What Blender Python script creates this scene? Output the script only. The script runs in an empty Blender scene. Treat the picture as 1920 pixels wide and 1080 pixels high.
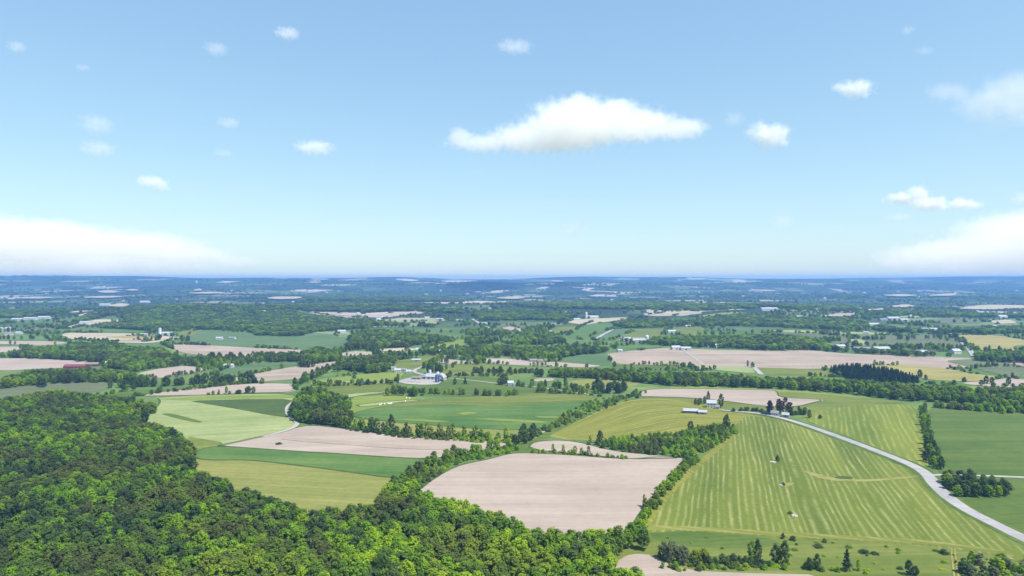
import bpy, bmesh, math, random
import numpy as np
from mathutils import Vector
from mathutils.geometry import delaunay_2d_cdt

random.seed(7)
RNG = np.random.default_rng(11)
scene = bpy.context.scene
COL = scene.collection

# ------------------------------------------------------------------ camera
CAM_H, FPX, HORIZON = 150.0, 1280.0, 522.0
PITCH = math.atan((540.0 - HORIZON) / FPX)
cam_data = bpy.data.cameras.new("camera")
cam_data.sensor_width = 36.0
cam_data.lens = 24.0
cam_data.clip_start = 1.0
cam_data.clip_end = 300000.0
cam = bpy.data.objects.new("camera", cam_data)
cam.location = (0, 0, CAM_H)
cam.rotation_euler = (math.radians(90) - PITCH, 0, 0)
COL.objects.link(cam)
scene.camera = cam

# ------------------------------------------------------------------ light
SUN_EL = math.radians(59)
SUN_AZ = math.radians(124)          # clockwise from +Y (away from the camera) towards +X
world = bpy.data.worlds.new("World")
scene.world = world
world.use_nodes = True
wn, wl = world.node_tree.nodes, world.node_tree.links
wn.clear()
sky = wn.new("ShaderNodeTexSky")
sky.sky_type = 'NISHITA'
sky.sun_disc = False
sky.sun_elevation = SUN_EL
sky.sun_rotation = SUN_AZ
sky.altitude = 100
sky.air_density = 1.0
sky.dust_density = 0.6
sky.ozone_density = 1.6
bg = wn.new("ShaderNodeBackground")
bg.inputs['Strength'].default_value = 0.12
wo = wn.new("ShaderNodeOutputWorld")
# a clear, evenly bright summer sky: each channel's contrast eased, then balanced
s_sep = wn.new("ShaderNodeSeparateColor"); s_cmb = wn.new("ShaderNodeCombineColor")
wl.new(sky.outputs[0], s_sep.inputs[0])
for i_, (gam, gain) in enumerate(((.66, .119), (.58, .162), (.42, .231))):
    p_ = wn.new("ShaderNodeMath"); p_.operation = 'POWER'; p_.inputs[1].default_value = gam
    q_ = wn.new("ShaderNodeMath"); q_.operation = 'MULTIPLY'; q_.inputs[1].default_value = gain / .12
    wl.new(s_sep.outputs[i_], p_.inputs[0]); wl.new(p_.outputs[0], q_.inputs[0]); wl.new(q_.outputs[0], s_cmb.inputs[i_])
wl.new(s_cmb.outputs[0], bg.inputs[0])
wl.new(bg.outputs[0], wo.inputs[0])
sun_data = bpy.data.lights.new("sun", 'SUN')
sun_data.energy = 4.0
sun_data.angle = math.radians(0.5)
sun_data.color = (1.0, 0.955, 0.88)
sun = bpy.data.objects.new("sun", sun_data)
sd = Vector((math.sin(SUN_AZ) * math.cos(SUN_EL), math.cos(SUN_AZ) * math.cos(SUN_EL), math.sin(SUN_EL)))
sun.rotation_euler = sd.to_track_quat('Z', 'Y').to_euler()
COL.objects.link(sun)

scene.view_settings.view_transform = 'Standard'
scene.view_settings.look = 'None'
scene.view_settings.exposure = 1.05
scene.view_settings.gamma = 1.0
scene.view_settings.use_curve_mapping = False
scene.render.engine = 'CYCLES'
cy = scene.cycles
cy.max_bounces = 24
cy.diffuse_bounces = 6
cy.glossy_bounces = 1
cy.transmission_bounces = 2
cy.volume_bounces = 24
cy.transparent_max_bounces = 8
cy.use_denoising = True
cy.volume_max_steps = 256
cy.sample_clamp_indirect = 8.0

# ------------------------------------------------------------------ terrain
def sstep(a, b, x):
    t = np.clip((np.asarray(x, float) - a) / (b - a), 0, 1)
    return t * t * (3 - 2 * t)

MOUNDS = [  # height, x, y, spread x, spread y
    (34, -1350, 3050, 620, 430), (20, -350, 3300, 420, 300), (22, 1150, 3050, 520, 330),
    (58, -6900, 8300, 2300, 1500), (78, -3500, 8700, 1500, 700), (70, -2600, 7200, 1500, 700),
    (45, -300, 7600, 2200, 700), (50, 3400, 7900, 1800, 600), (45, 2600, 8500, 1800, 600),
    (26, -5650, 10500, 560, 900), (14, -2100, 10500, 800, 900), (8, 4700, 10500, 1200, 900), (10, 7300, 10500, 900, 900),
]

def height(X, Y):
    X = np.asarray(X, float); Y = np.asarray(Y, float)
    r = 5 * np.sin(X / 610 + 1.3) * np.cos(Y / 520 + .4) + 5 * np.sin((X + 1.2 * Y) / 800 + 2) + 2.5 * np.sin((X - .6 * Y) / 330)
    h = r * sstep(1500, 2900, Y) * (1 + sstep(4000, 9000, Y) * 1.2)
    for A, mx, my, sx, sy in MOUNDS:
        h = h + A * np.exp(-((X - mx) / sx) ** 2 - ((Y - my) / sy) ** 2)
    wob = 450 * np.sin(X / 1900 + 1) + 260 * np.sin(X / 830)
    crest = 155 + 8 * np.sin(X / 1100 + .5) + 4.5 * np.sin(X / 390)
    h = h + crest * np.exp(-((Y - 10700 - wob * .8) / 1500) ** 2)
    h = h + 62 * np.exp(-((Y - 8300 + wob) / 750) ** 2) * (.7 + .3 * np.sin(X / 1350 + 2))
    return h

YS = np.concatenate([np.arange(-1600, 1400, 150.0), np.geomspace(1400, 12600, 150)])
t = np.linspace(-1, 1, 171)
XS = np.sinh(t * 4.2) / math.sinh(4.2) * 12000
GX, GY = np.meshgrid(XS, YS)
GZ = height(GX, GY)

def ground_z(X, Y):                # the ground sheet's own surface (bilinear over its grid)
    X = np.asarray(X, float); Y = np.asarray(Y, float)
    i = np.clip(np.searchsorted(XS, X) - 1, 0, len(XS) - 2)
    j = np.clip(np.searchsorted(YS, Y) - 1, 0, len(YS) - 2)
    u = (X - XS[i]) / (XS[i + 1] - XS[i]); v = (Y - YS[j]) / (YS[j + 1] - YS[j])
    return (GZ[j, i] * (1 - u) * (1 - v) + GZ[j, i + 1] * u * (1 - v) + GZ[j + 1, i] * (1 - u) * v + GZ[j + 1, i + 1] * u * v)

CP, SP = math.cos(PITCH), math.sin(PITCH)
TT = np.geomspace(150, 14500, 1400)

def G(px, py):
    """Ground point seen at a pixel of the 1920x1080 photograph."""
    rx = (px - 960) / FPX; uy = (540 - py) / FPX
    dx, dy, dz = rx, CP + uy * SP, -SP + uy * CP
    z = CAM_H + dz * TT
    g = ground_z(dx * TT, dy * TT)
    below = np.nonzero(z < g)[0]
    if len(below) == 0:
        k = len(TT) - 1; tt = TT[-1]
    else:
        k = below[0]
        a, b = TT[max(k - 1, 0)], TT[k]
        fa = CAM_H + dz * a - float(ground_z(dx * a, dy * a)); fb = z[k] - g[k]
        tt = a + (b - a) * fa / (fa - fb) if fa != fb else b
    return dx * tt, dy * tt

def proj(X, Y, Z):
    dz = np.asarray(Z, float) - CAM_H
    f = Y * CP - dz * SP; u = Y * SP + dz * CP
    f = np.maximum(f, 1e-3)
    return 960 + FPX * X / f, 540 - FPX * u / f

def in_poly(px, py, poly):
    inside = np.zeros(np.shape(px), bool)
    n = len(poly)
    for a in range(n):
        x1, y1 = poly[a]; x2, y2 = poly[(a + 1) % n]
        c = (y1 > py) != (y2 > py)
        with np.errstate(divide='ignore', invalid='ignore'):
            xi = (x2 - x1) * (py - y1) / (y2 - y1 if y2 != y1 else 1e-9) + x1
        inside ^= c & (px < xi)
    return inside

# ------------------------------------------------------------------ material helpers
def new_mat(name):
    m = bpy.data.materials.new(name); m.use_nodes = True
    nt = m.node_tree; nt.nodes.clear()
    return m, nt.nodes, nt.links

def N(nodes, kind, **kw):
    n = nodes.new(kind)
    for k, v in kw.items():
        setattr(n, k, v)
    return n

def ramp(nodes, stops, interp='LINEAR'):
    r = nodes.new("ShaderNodeValToRGB")
    e = r.color_ramp; e.interpolation = interp
    while len(e.elements) > 1:
        e.elements.remove(e.elements[-1])
    for i, (p, c) in enumerate(stops):
        el = e.elements[0] if i == 0 else e.elements.new(p)
        el.position = p
        el.color = (*c, 1) if len(c) == 3 else c
    return r

def math_n(nodes, links, op, a, b=None, clamp=False):
    n = nodes.new("ShaderNodeMath"); n.operation = op; n.use_clamp = clamp
    for i, v in enumerate((a, b)):
        if v is None: continue
        if isinstance(v, (int, float)): n.inputs[i].default_value = v
        else: links.new(v, n.inputs[i])
    return n.outputs[0]

def mixc(nodes, links, fac, a, b, blend='MIX'):
    n = nodes.new("ShaderNodeMix"); n.data_type = 'RGBA'; n.blend_type = blend
    for s, v in ((n.inputs[0], fac), (n.inputs[6], a), (n.inputs[7], b)):
        if isinstance(v, (int, float)): s.default_value = v
        elif isinstance(v, tuple): s.default_value = (*v, 1) if len(v) == 3 else v
        else: links.new(v, s)
    return n.outputs[2]

def noise_n(nodes, links, vec, scale, detail=4, rough=.55):
    n = nodes.new("ShaderNodeTexNoise")
    n.inputs['Scale'].default_value = scale; n.inputs['Detail'].default_value = detail; n.inputs['Roughness'].default_value = rough
    if vec is not None: links.new(vec, n.inputs['Vector'])
    return n.outputs[0]

def out_diffuse(nodes, links, col, rough=1.0):
    b = nodes.new("ShaderNodeBsdfPrincipled")
    b.inputs['Roughness'].default_value = rough
    b.inputs['Specular IOR Level'].default_value = 0.15
    if isinstance(col, tuple): b.inputs['Base Color'].default_value = (*col, 1)
    else: links.new(col, b.inputs['Base Color'])
    o = nodes.new("ShaderNodeOutputMaterial")
    links.new(b.outputs[0], o.inputs[0])
    return b

def plain_mat(name, col, rough=.8, wear=.12, scale=.6, metallic=0.0):
    m, n, l = new_mat(name)
    tc = N(n, "ShaderNodeTexCoord")
    f = noise_n(n, l, tc.outputs['Object'], scale, 3)
    dark = tuple(c * (1 - wear * 2) for c in col); light = tuple(min(1, c * (1 + wear)) for c in col)
    c = mixc(n, l, f, dark, light)
    b = out_diffuse(n, l, c, rough)
    b.inputs['Metallic'].default_value = metallic
    return m

def S(r, g, b, k=1.0):             # sRGB byte colour -> linear albedo, times k
    f = lambda v: ((v / 255 + .055) / 1.055) ** 2.4 if v > 10 else v / 255 / 12.92
    return (f(r) * k, f(g) * k, f(b) * k)

FIELD_K = 0.53
COLOURS = {
    'soil': (S(207, 190, 175), S(182, 165, 151)),
    'soil2': (S(206, 187, 168), S(168, 152, 137)),
    'pale': (S(222, 206, 180), S(186, 174, 142)),
    'emerald': (S(74, 116, 50), S(122, 148, 78)),
    'blue_green': (S(88, 122, 74), S(120, 142, 92)),
    'green': (S(102, 122, 48), S(144, 152, 76)),
    'mid': (S(84, 112, 44), S(118, 136, 64)),
    'dark': (S(74, 98, 46), S(98, 118, 60)),
    'light': (S(184, 192, 132), S(146, 164, 100)),
    'lime': (S(124, 148, 60), S(156, 168, 82)),
    'olive': (S(166, 164, 92), S(136, 146, 76)),
    'straw': (S(196, 180, 116), S(156, 152, 84)),
    'grey_green': (S(108, 120, 84), S(128, 136, 98)),
    'gravel': (S(206, 200, 192), S(180, 174, 164)),
    'road': (S(204, 200, 200), S(178, 174, 174)),
}

def field_mat(name, kind, ang=0.0, streak=.5, rows=0.0, patch=0.012):
    """A field surface: broad patches, long streaks along the rows at angle ang, fine grain."""
    a, b = COLOURS[kind]
    a = tuple(c * FIELD_K for c in a); b = tuple(c * FIELD_K for c in b)
    m, n, l = new_mat(name)
    tc = N(n, "ShaderNodeTexCoord")
    mp = N(n, "ShaderNodeMapping"); mp.inputs['Rotation'].default_value = (0, 0, -ang)
    l.new(tc.outputs['Object'], mp.inputs[0])
    st = N(n, "ShaderNodeMapping"); st.inputs['Scale'].default_value = (.004, .07, 1)
    l.new(mp.outputs[0], st.inputs[0])
    f1 = noise_n(n, l, mp.outputs[0], patch, 5, .6)
    f2 = noise_n(n, l, st.outputs[0], 1.0, 4, .6)
    s3 = N(n, "ShaderNodeMapping"); s3.inputs['Scale'].default_value = (.012, .30, 1); l.new(mp.outputs[0], s3.inputs[0])
    f3 = math_n(n, l, 'ADD', math_n(n, l, 'MULTIPLY', noise_n(n, l, mp.outputs[0], .16, 5, .75), .55), math_n(n, l, 'MULTIPLY', noise_n(n, l, s3.outputs[0], 1.0, 4, .6), .45))
    f = math_n(n, l, 'ADD', math_n(n, l, 'MULTIPLY', f1, 1 - streak), math_n(n, l, 'MULTIPLY', f2, streak))
    f = math_n(n, l, 'ADD', math_n(n, l, 'MULTIPLY', math_n(n, l, 'SUBTRACT', f, .5), 3.2), .5, True)
    c = mixc(n, l, f, a, b)
    if kind in ('soil', 'soil2', 'pale'):
        dp = ramp(n, [(.52, (1, 1, 1)), (.74, (.86, .85, .85))]); l.new(noise_n(n, l, st.outputs[0], .55, 5, .65), dp.inputs[0])
        c = mixc(n, l, 1.0, c, dp.outputs[0], 'MULTIPLY')
    if kind not in ('road', 'gravel'):     # wheelings every 14 m along the rows
        sx = N(n, "ShaderNodeSeparateXYZ"); l.new(mp.outputs[0], sx.inputs[0])
        wv = math_n(n, l, 'FRACT', math_n(n, l, 'ADD', math_n(n, l, 'MULTIPLY', sx.outputs[1], 1 / 14.0), math_n(n, l, 'MULTIPLY', f1, .5)))
        k_ = .95 if kind in ('soil', 'soil2', 'pale') else .86
        wr = ramp(n, [(.0, (k_, k_, k_ - .02)), (.10, (1, 1, 1)), (.90, (1, 1, 1)), (1.0, (k_, k_, k_ - .02))]); l.new(wv, wr.inputs[0])
        c = mixc(n, l, 1.0, c, wr.outputs[0], 'MULTIPLY')
    g = ramp(n, [(.32, (.88, .885, .89)), (.68, (1.10, 1.095, 1.09))] if kind in ('soil', 'soil2', 'pale') else [(.32, (.76, .77, .78)), (.68, (1.19, 1.18, 1.16))])
    l.new(f3, g.inputs[0])
    c = mixc(n, l, 1.0, c, g.outputs[0], 'MULTIPLY')
    out_diffuse(n, l, c)
    return m

def hay_mat(name, stripes, dark, light, straw, head=.03, along=None):
    """Mown hay: windrows counted across the field's u, broken up along v."""
    dark, light, straw = [tuple(c * FIELD_K for c in x) for x in (dark, light, straw)]
    m, n, l = new_mat(name)
    uv = N(n, "ShaderNodeUVMap")
    sep = N(n, "ShaderNodeSeparateXYZ"); l.new(uv.outputs[0], sep.inputs[0])
    u, v = sep.outputs[0], sep.outputs[1]
    tc = N(n, "ShaderNodeTexCoord")
    if along is not None:          # rows run straight along this direction on the ground
        mp = N(n, "ShaderNodeMapping"); mp.vector_type = 'POINT'; mp.inputs['Rotation'].default_value = (0, 0, along); mp.inputs['Scale'].default_value = (1 / 330, 1 / 400, 0)
        l.new(tc.outputs['Object'], mp.inputs[0])
        sp2 = N(n, "ShaderNodeSeparateXYZ"); l.new(mp.outputs[0], sp2.inputs[0]); u, v = sp2.outputs[0], sp2.outputs[1]
    wob = noise_n(n, l, tc.outputs['Object'], .007, 2)
    wig = noise_n(n, l, tc.outputs['Object'], .08, 3)
    uu = math_n(n, l, 'ADD', math_n(n, l, 'MULTIPLY', u, float(stripes)), math_n(n, l, 'ADD', math_n(n, l, 'MULTIPLY', wob, 1.5), math_n(n, l, 'MULTIPLY', wig, .3)))
    c1d = N(n, "ShaderNodeCombineXYZ"); l.new(math_n(n, l, 'MULTIPLY', u, stripes / 5.0), c1d.inputs[0]); l.new(math_n(n, l, 'MULTIPLY', v, 1.2), c1d.inputs[1])
    uu = math_n(n, l, 'ADD', uu, math_n(n, l, 'MULTIPLY', noise_n(n, l, c1d.outputs[0], 1.0, 2), 2.4))
    fr = math_n(n, l, 'FRACT', uu)
    tri = math_n(n, l, 'ABSOLUTE', math_n(n, l, 'SUBTRACT', fr, .5))
    line = ramp(n, [(.04, (1, 1, 1)), (.30, (0, 0, 0))]); l.new(tri, line.inputs[0])
    # every row and stretch of row has its own strength
    cmb = N(n, "ShaderNodeCombineXYZ"); l.new(math_n(n, l, 'FLOOR', uu), cmb.inputs[0]); l.new(math_n(n, l, 'MULTIPLY', v, 7.0), cmb.inputs[1])
    rows = noise_n(n, l, cmb.outputs[0], .9, 7, .75)
    rs = ramp(n, [(.38, (0, 0, 0)), (.64, (1, 1, 1))]); l.new(rows, rs.inputs[0])
    cmb2 = N(n, "ShaderNodeCombineXYZ"); l.new(math_n(n, l, 'MULTIPLY', u, 9.0), cmb2.inputs[0]); l.new(math_n(n, l, 'MULTIPLY', v, .8), cmb2.inputs[1])
    band = noise_n(n, l, cmb2.outputs[0], 1.0, 3)
    bs = ramp(n, [(.38, (0, 0, 0)), (.62, (1, 1, 1))]); l.new(band, bs.inputs[0])
    patch = noise_n(n, l, tc.outputs['Object'], .01, 5, .6)
    ps = ramp(n, [(.35, (0, 0, 0)), (.65, (1, 1, 1))]); l.new(patch, ps.inputs[0])
    base = mixc(n, l, math_n(n, l, 'MULTIPLY', bs.outputs[0], .95), dark, light)
    base = mixc(n, l, math_n(n, l, 'MULTIPLY', ps.outputs[0], .35), base, light)
    k = math_n(n, l, 'MULTIPLY', math_n(n, l, 'MULTIPLY', line.outputs[0], rs.outputs[0]), .55)
    c = mixc(n, l, k, base, straw)
    edge = None if along is not None else math_n(n, l, 'MINIMUM', math_n(n, l, 'MINIMUM', v, math_n(n, l, 'SUBTRACT', 1.0, v)),
                  math_n(n, l, 'MINIMUM', u, math_n(n, l, 'SUBTRACT', 1.0, u)))
    edge = math_n(n, l, 'ADD', math_n(n, l, 'ADD', .5, 0.0) if edge is None else edge, math_n(n, l, 'MULTIPLY', math_n(n, l, 'SUBTRACT', wob, .5), head * 1.2))
    es = ramp(n, [(head * .3, (1, 1, 1)), (head, (0, 0, 0))]); l.new(edge, es.inputs[0])
    c = mixc(n, l, math_n(n, l, 'MULTIPLY', es.outputs[0], .55), c, mixc(n, l, .5, light, straw))
    fine = noise_n(n, l, tc.outputs['Object'], .35, 4, .75)
    g = ramp(n, [(.3, (.84, .84, .84)), (.7, (1.14, 1.14, 1.14))]); l.new(fine, g.inputs[0])
    c = mixc(n, l, 1.0, c, g.outputs[0], 'MULTIPLY')
    out_diffuse(n, l, c)
    return m

# ------------------------------------------------------------------ object helpers
def mesh_obj(name, verts, faces, mat=None, parent=None, loc=None, smooth=False):
    me = bpy.data.meshes.new(name)
    me.from_pydata([tuple(map(float, v)) for v in verts], [], [tuple(map(int, f)) for f in faces])
    if mat: me.materials.append(mat)
    if smooth:
        me.polygons.foreach_set('use_smooth', [True] * len(me.polygons))
    me.update()
    o = bpy.data.objects.new(name, me)
    COL.objects.link(o)
    if parent: o.parent = parent
    if loc is not None: o.location = loc
    return o

def tag(o, label=None, cat=None, group=None, kind=None):
    if label: o['label'] = label
    if cat: o['category'] = cat
    if group: o['group'] = group
    if kind: o['kind'] = kind
    return o

def empty(name, loc, rz=0.0, sc=None):
    o = bpy.data.objects.new(name, None)
    o.empty_display_size = .5
    o.location = loc
    o.rotation_euler = (0, 0, rz)
    if sc is not None: o.scale = sc
    COL.objects.link(o)
    return o

def lift(y):                       # how far one sheet lies above the next at this distance
    return 0.03 + 0.00012 * max(0.0, y) + (0.0 if y < 1400 else ((y - 1400) / 1000.0) ** 1.5 * 0.35)

LAYER = [0]
def sheet(name, poly, mat, label=None, level=1.0, px=True, kind='structure', step=None):
    """A polygon traced on the ground, draped over it."""
    pts = [G(*p) for p in poly] if px else list(poly)
    if px and step is None:        # ease the corners a little (Chaikin) so that no edge is ruler-straight
        q = []
        for i in range(len(pts)):
            a, b = pts[i], pts[(i + 1) % len(pts)]
            q += [(a[0] * .82 + b[0] * .18, a[1] * .82 + b[1] * .18), (a[0] * .18 + b[0] * .82, a[1] * .18 + b[1] * .82)]
        pts = q
    ys = [p[1] for p in pts]; xs = [p[0] for p in pts]
    ym = sum(ys) / len(ys)
    seg = max(18.0, ym * .02)
    q = []
    for i in range(len(pts)):
        a, b = pts[i], pts[(i + 1) % len(pts)]
        n = max(1, int(math.hypot(b[0] - a[0], b[1] - a[1]) / seg)) if n_ok(a, b) else 1
        for k in range(n):
            w = k / n
            j = (RNG.uniform(-1, 1, 2) * min(2.0, seg * .05)) if k else (0, 0)
            q.append((a[0] + (b[0] - a[0]) * w + j[0], a[1] + (b[1] - a[1]) * w + j[1]))
    pts = q
    inner = []
    if ym > 1300:
        for gx in np.linspace(min(xs), max(xs), 14)[1:-1]:
            for gy in np.linspace(min(ys), max(ys), 10)[1:-1]:
                inner.append((gx, gy))
        inn = np.array(inner)
        inner = [tuple(p) for p, k in zip(inner, in_poly(inn[:, 0], inn[:, 1], pts)) if k]
    nb = len(pts)
    v2 = [Vector(p) for p in pts + inner]
    res = delaunay_2d_cdt(v2, [(i, (i + 1) % nb) for i in range(nb)], [list(range(nb))], 1, 1e-4)
    vv, ff = res[0], res[2]
    X = np.array([p.x for p in vv]); Y = np.array([p.y for p in vv])
    Z = ground_z(X, Y) + np.array([lift(y) for y in Y]) * level
    faces = []
    for f in ff:
        a, b, c = (vv[f[0]], vv[f[1]], vv[f[2]])
        cr = (b.x - a.x) * (c.y - a.y) - (b.y - a.y) * (c.x - a.x)
        faces.append(tuple(f) if cr > 0 else tuple(reversed(f)))
    o = mesh_obj(name, np.stack([X, Y, Z], 1), faces, mat)
    return tag(o, label, None, None, kind)

def n_ok(a, b):
    return True

def resample(pts, n):
    pts = np.array(pts, float)
    d = np.concatenate([[0], np.cumsum(np.hypot(*np.diff(pts, axis=0).T))])
    s = np.linspace(0, d[-1], n)
    return np.stack([np.interp(s, d, pts[:, 0]), np.interp(s, d, pts[:, 1])], 1)

def smooth_line(pts, it=2):
    pts = [np.array(p, float) for p in pts]
    for _ in range(it):
        q = [pts[0]]
        for a, b in zip(pts[:-1], pts[1:]):
            q += [a * .75 + b * .25, a * .25 + b * .75]
        q.append(pts[-1]); pts = q
    return pts

def ruled(name, left, right, mat, label, nu=60, nv=60, level=1.0):
    L = resample(smooth_line([G(*p) for p in left]), nv); R = resample(smooth_line([G(*p) for p in right]), nv)
    V, UV = [], []
    for j in range(nv):
        for i in range(nu):
            w = i / (nu - 1)
            x, y = L[j] * (1 - w) + R[j] * w
            V.append((x, y, float(ground_z(x, y)) + lift(y) * level)); UV.append((w, j / (nv - 1)))
    F = [(j * nu + i, j * nu + i + 1, (j + 1) * nu + i + 1, (j + 1) * nu + i) for j in range(nv - 1) for i in range(nu - 1)]
    o = mesh_obj(name, V, F, mat)
    uvl = o.data.uv_layers.new(name="UVMap")
    idx = np.empty(len(o.data.loops), int); o.data.loops.foreach_get('vertex_index', idx)
    uvl.data.foreach_set('uv', np.array(UV)[idx].ravel())
    return tag(o, label, None, None, 'structure')

def ribbon(name, line, width, mat, label=None, level=3.0, px=True, widths=None, crown=0.0):
    pts = smooth_line([G(*p) for p in line] if px else line, 2)
    L = sum(np.hypot(*(b - a)) for a, b in zip(pts[:-1], pts[1:]))
    pts = resample(pts, max(4, int(L / max(6, .012 * np.mean([p[1] for p in pts])))))
    V, F = [], []
    n = len(pts)
    for i, p in enumerate(pts):
        d = pts[min(i + 1, n - 1)] - pts[max(i - 1, 0)]
        d = d / (np.hypot(*d) + 1e-9); nrm = np.array([-d[1], d[0]])
        w = (np.interp(i / (n - 1), np.linspace(0, 1, len(widths)), widths) if widths else width) / 2
        w *= 1 + RNG.uniform(-.05, .05)
        for s, c in ((-1, 0), (0, crown), (1, 0)):
            q = p + nrm * w * s
            V.append((q[0], q[1], float(ground_z(*q)) + lift(q[1]) * level + c))
    for i in range(n - 1):
        for k in (0, 1):
            a = i * 3 + k
            F.append((a + 1, a, a + 3, a + 4))
    o = mesh_obj(name, V, F, mat)
    return tag(o, label, None, None, 'structure')

# ------------------------------------------------------------------ ground
def ground_mat():
    m, n, l = new_mat("ground_cover")
    tc = N(n, "ShaderNodeTexCoord")
    P = tc.outputs['Object']
    f1 = noise_n(n, l, P, .006, 6, .6)
    near = ramp(n, [(.30, tuple(c * .75 for c in S(78, 108, 58))), (.5, tuple(c * .62 for c in S(100, 128, 66))), (.7, tuple(c * .66 for c in S(128, 146, 82)))])
    l.new(f1, near.inputs[0])
    mp = N(n, "ShaderNodeMapping"); mp.inputs['Rotation'].default_value = (0, 0, .22); mp.inputs['Scale'].default_value = (.0030, .0036, 0)
    l.new(P, mp.inputs[0])
    wob = N(n, "ShaderNodeTexNoise"); wob.inputs['Scale'].default_value = .0012; l.new(P, wob.inputs['Vector'])
    add = N(n, "ShaderNodeVectorMath"); add.operation = 'MULTIPLY_ADD'
    l.new(wob.outputs[1], add.inputs[0]); add.inputs[1].default_value = (1.6, 1.6, 0); l.new(mp.outputs[0], add.inputs[2])
    vor = N(n, "ShaderNodeTexVoronoi"); vor.distance = 'CHEBYCHEV'; vor.inputs['Scale'].default_value = 1.0; vor.inputs['Randomness'].default_value = .8
    l.new(add.outputs[0], vor.inputs['Vector'])
    sep = N(n, "ShaderNodeSeparateColor"); l.new(vor.outputs['Color'], sep.inputs[0])
    W = (.022, .040, .020)
    far = ramp(n, [(0, W), (.30, (.030, .054, .024)), (.48, tuple(c * .5 for c in S(84, 112, 68))), (.62, tuple(c * .5 for c in S(108, 132, 84))),
                   (.74, W), (.80, tuple(c * .55 for c in S(150, 165, 120))), (.87, tuple(c * .75 for c in S(206, 190, 178))), (.93, (.030, .054, .024)), (.97, tuple(c * .75 for c in S(196, 186, 160)))], 'CONSTANT')
    l.new(sep.outputs[0], far.inputs[0])
    big = noise_n(n, l, P, .0006, 4, .6)
    bs = ramp(n, [(.38, (0, 0, 0)), (.56, (1, 1, 1))]); l.new(big, bs.inputs[0])
    farw = mixc(n, l, math_n(n, l, 'MULTIPLY', bs.outputs[0], .62), far.outputs[0], W)
    sp = N(n, "ShaderNodeSeparateXYZ"); l.new(P, sp.inputs[0])
    k = N(n, "ShaderNodeMapRange"); k.inputs[1].default_value = 1700; k.inputs[2].default_value = 2700
    l.new(sp.outputs[1], k.inputs[0])
    c = mixc(n, l, k.outputs[0], near.outputs[0], farw)
    f3 = noise_n(n, l, P, .05, 5, .7)
    g = ramp(n, [(.3, (.75, .75, .75)), (.7, (1.2, 1.2, 1.2))]); l.new(f3, g.inputs[0])
    c = mixc(n, l, 1.0, c, g.outputs[0], 'MULTIPLY')
    out_diffuse(n, l, c)
    return m

nx, ny = len(XS), len(YS)
gv = np.stack([GX.ravel(), GY.ravel(), GZ.ravel()], 1)
gf = [(j * nx + i, j * nx + i + 1, (j + 1) * nx + i + 1, (j + 1) * nx + i) for j in range(ny - 1) for i in range(nx - 1)]
ground = mesh_obj("ground", gv, gf, ground_mat(), smooth=True)
tag(ground, None, None, None, 'structure')

# ------------------------------------------------------------------ fields (traced in photo pixels)
FM = {}
def fmat(kind, ang=0.0, streak=.5):
    key = (kind, round(ang, 1), streak)
    if key not in FM:
        FM[key] = field_mat(kind + "_field", kind, ang, streak)
    return FM[key]

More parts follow.
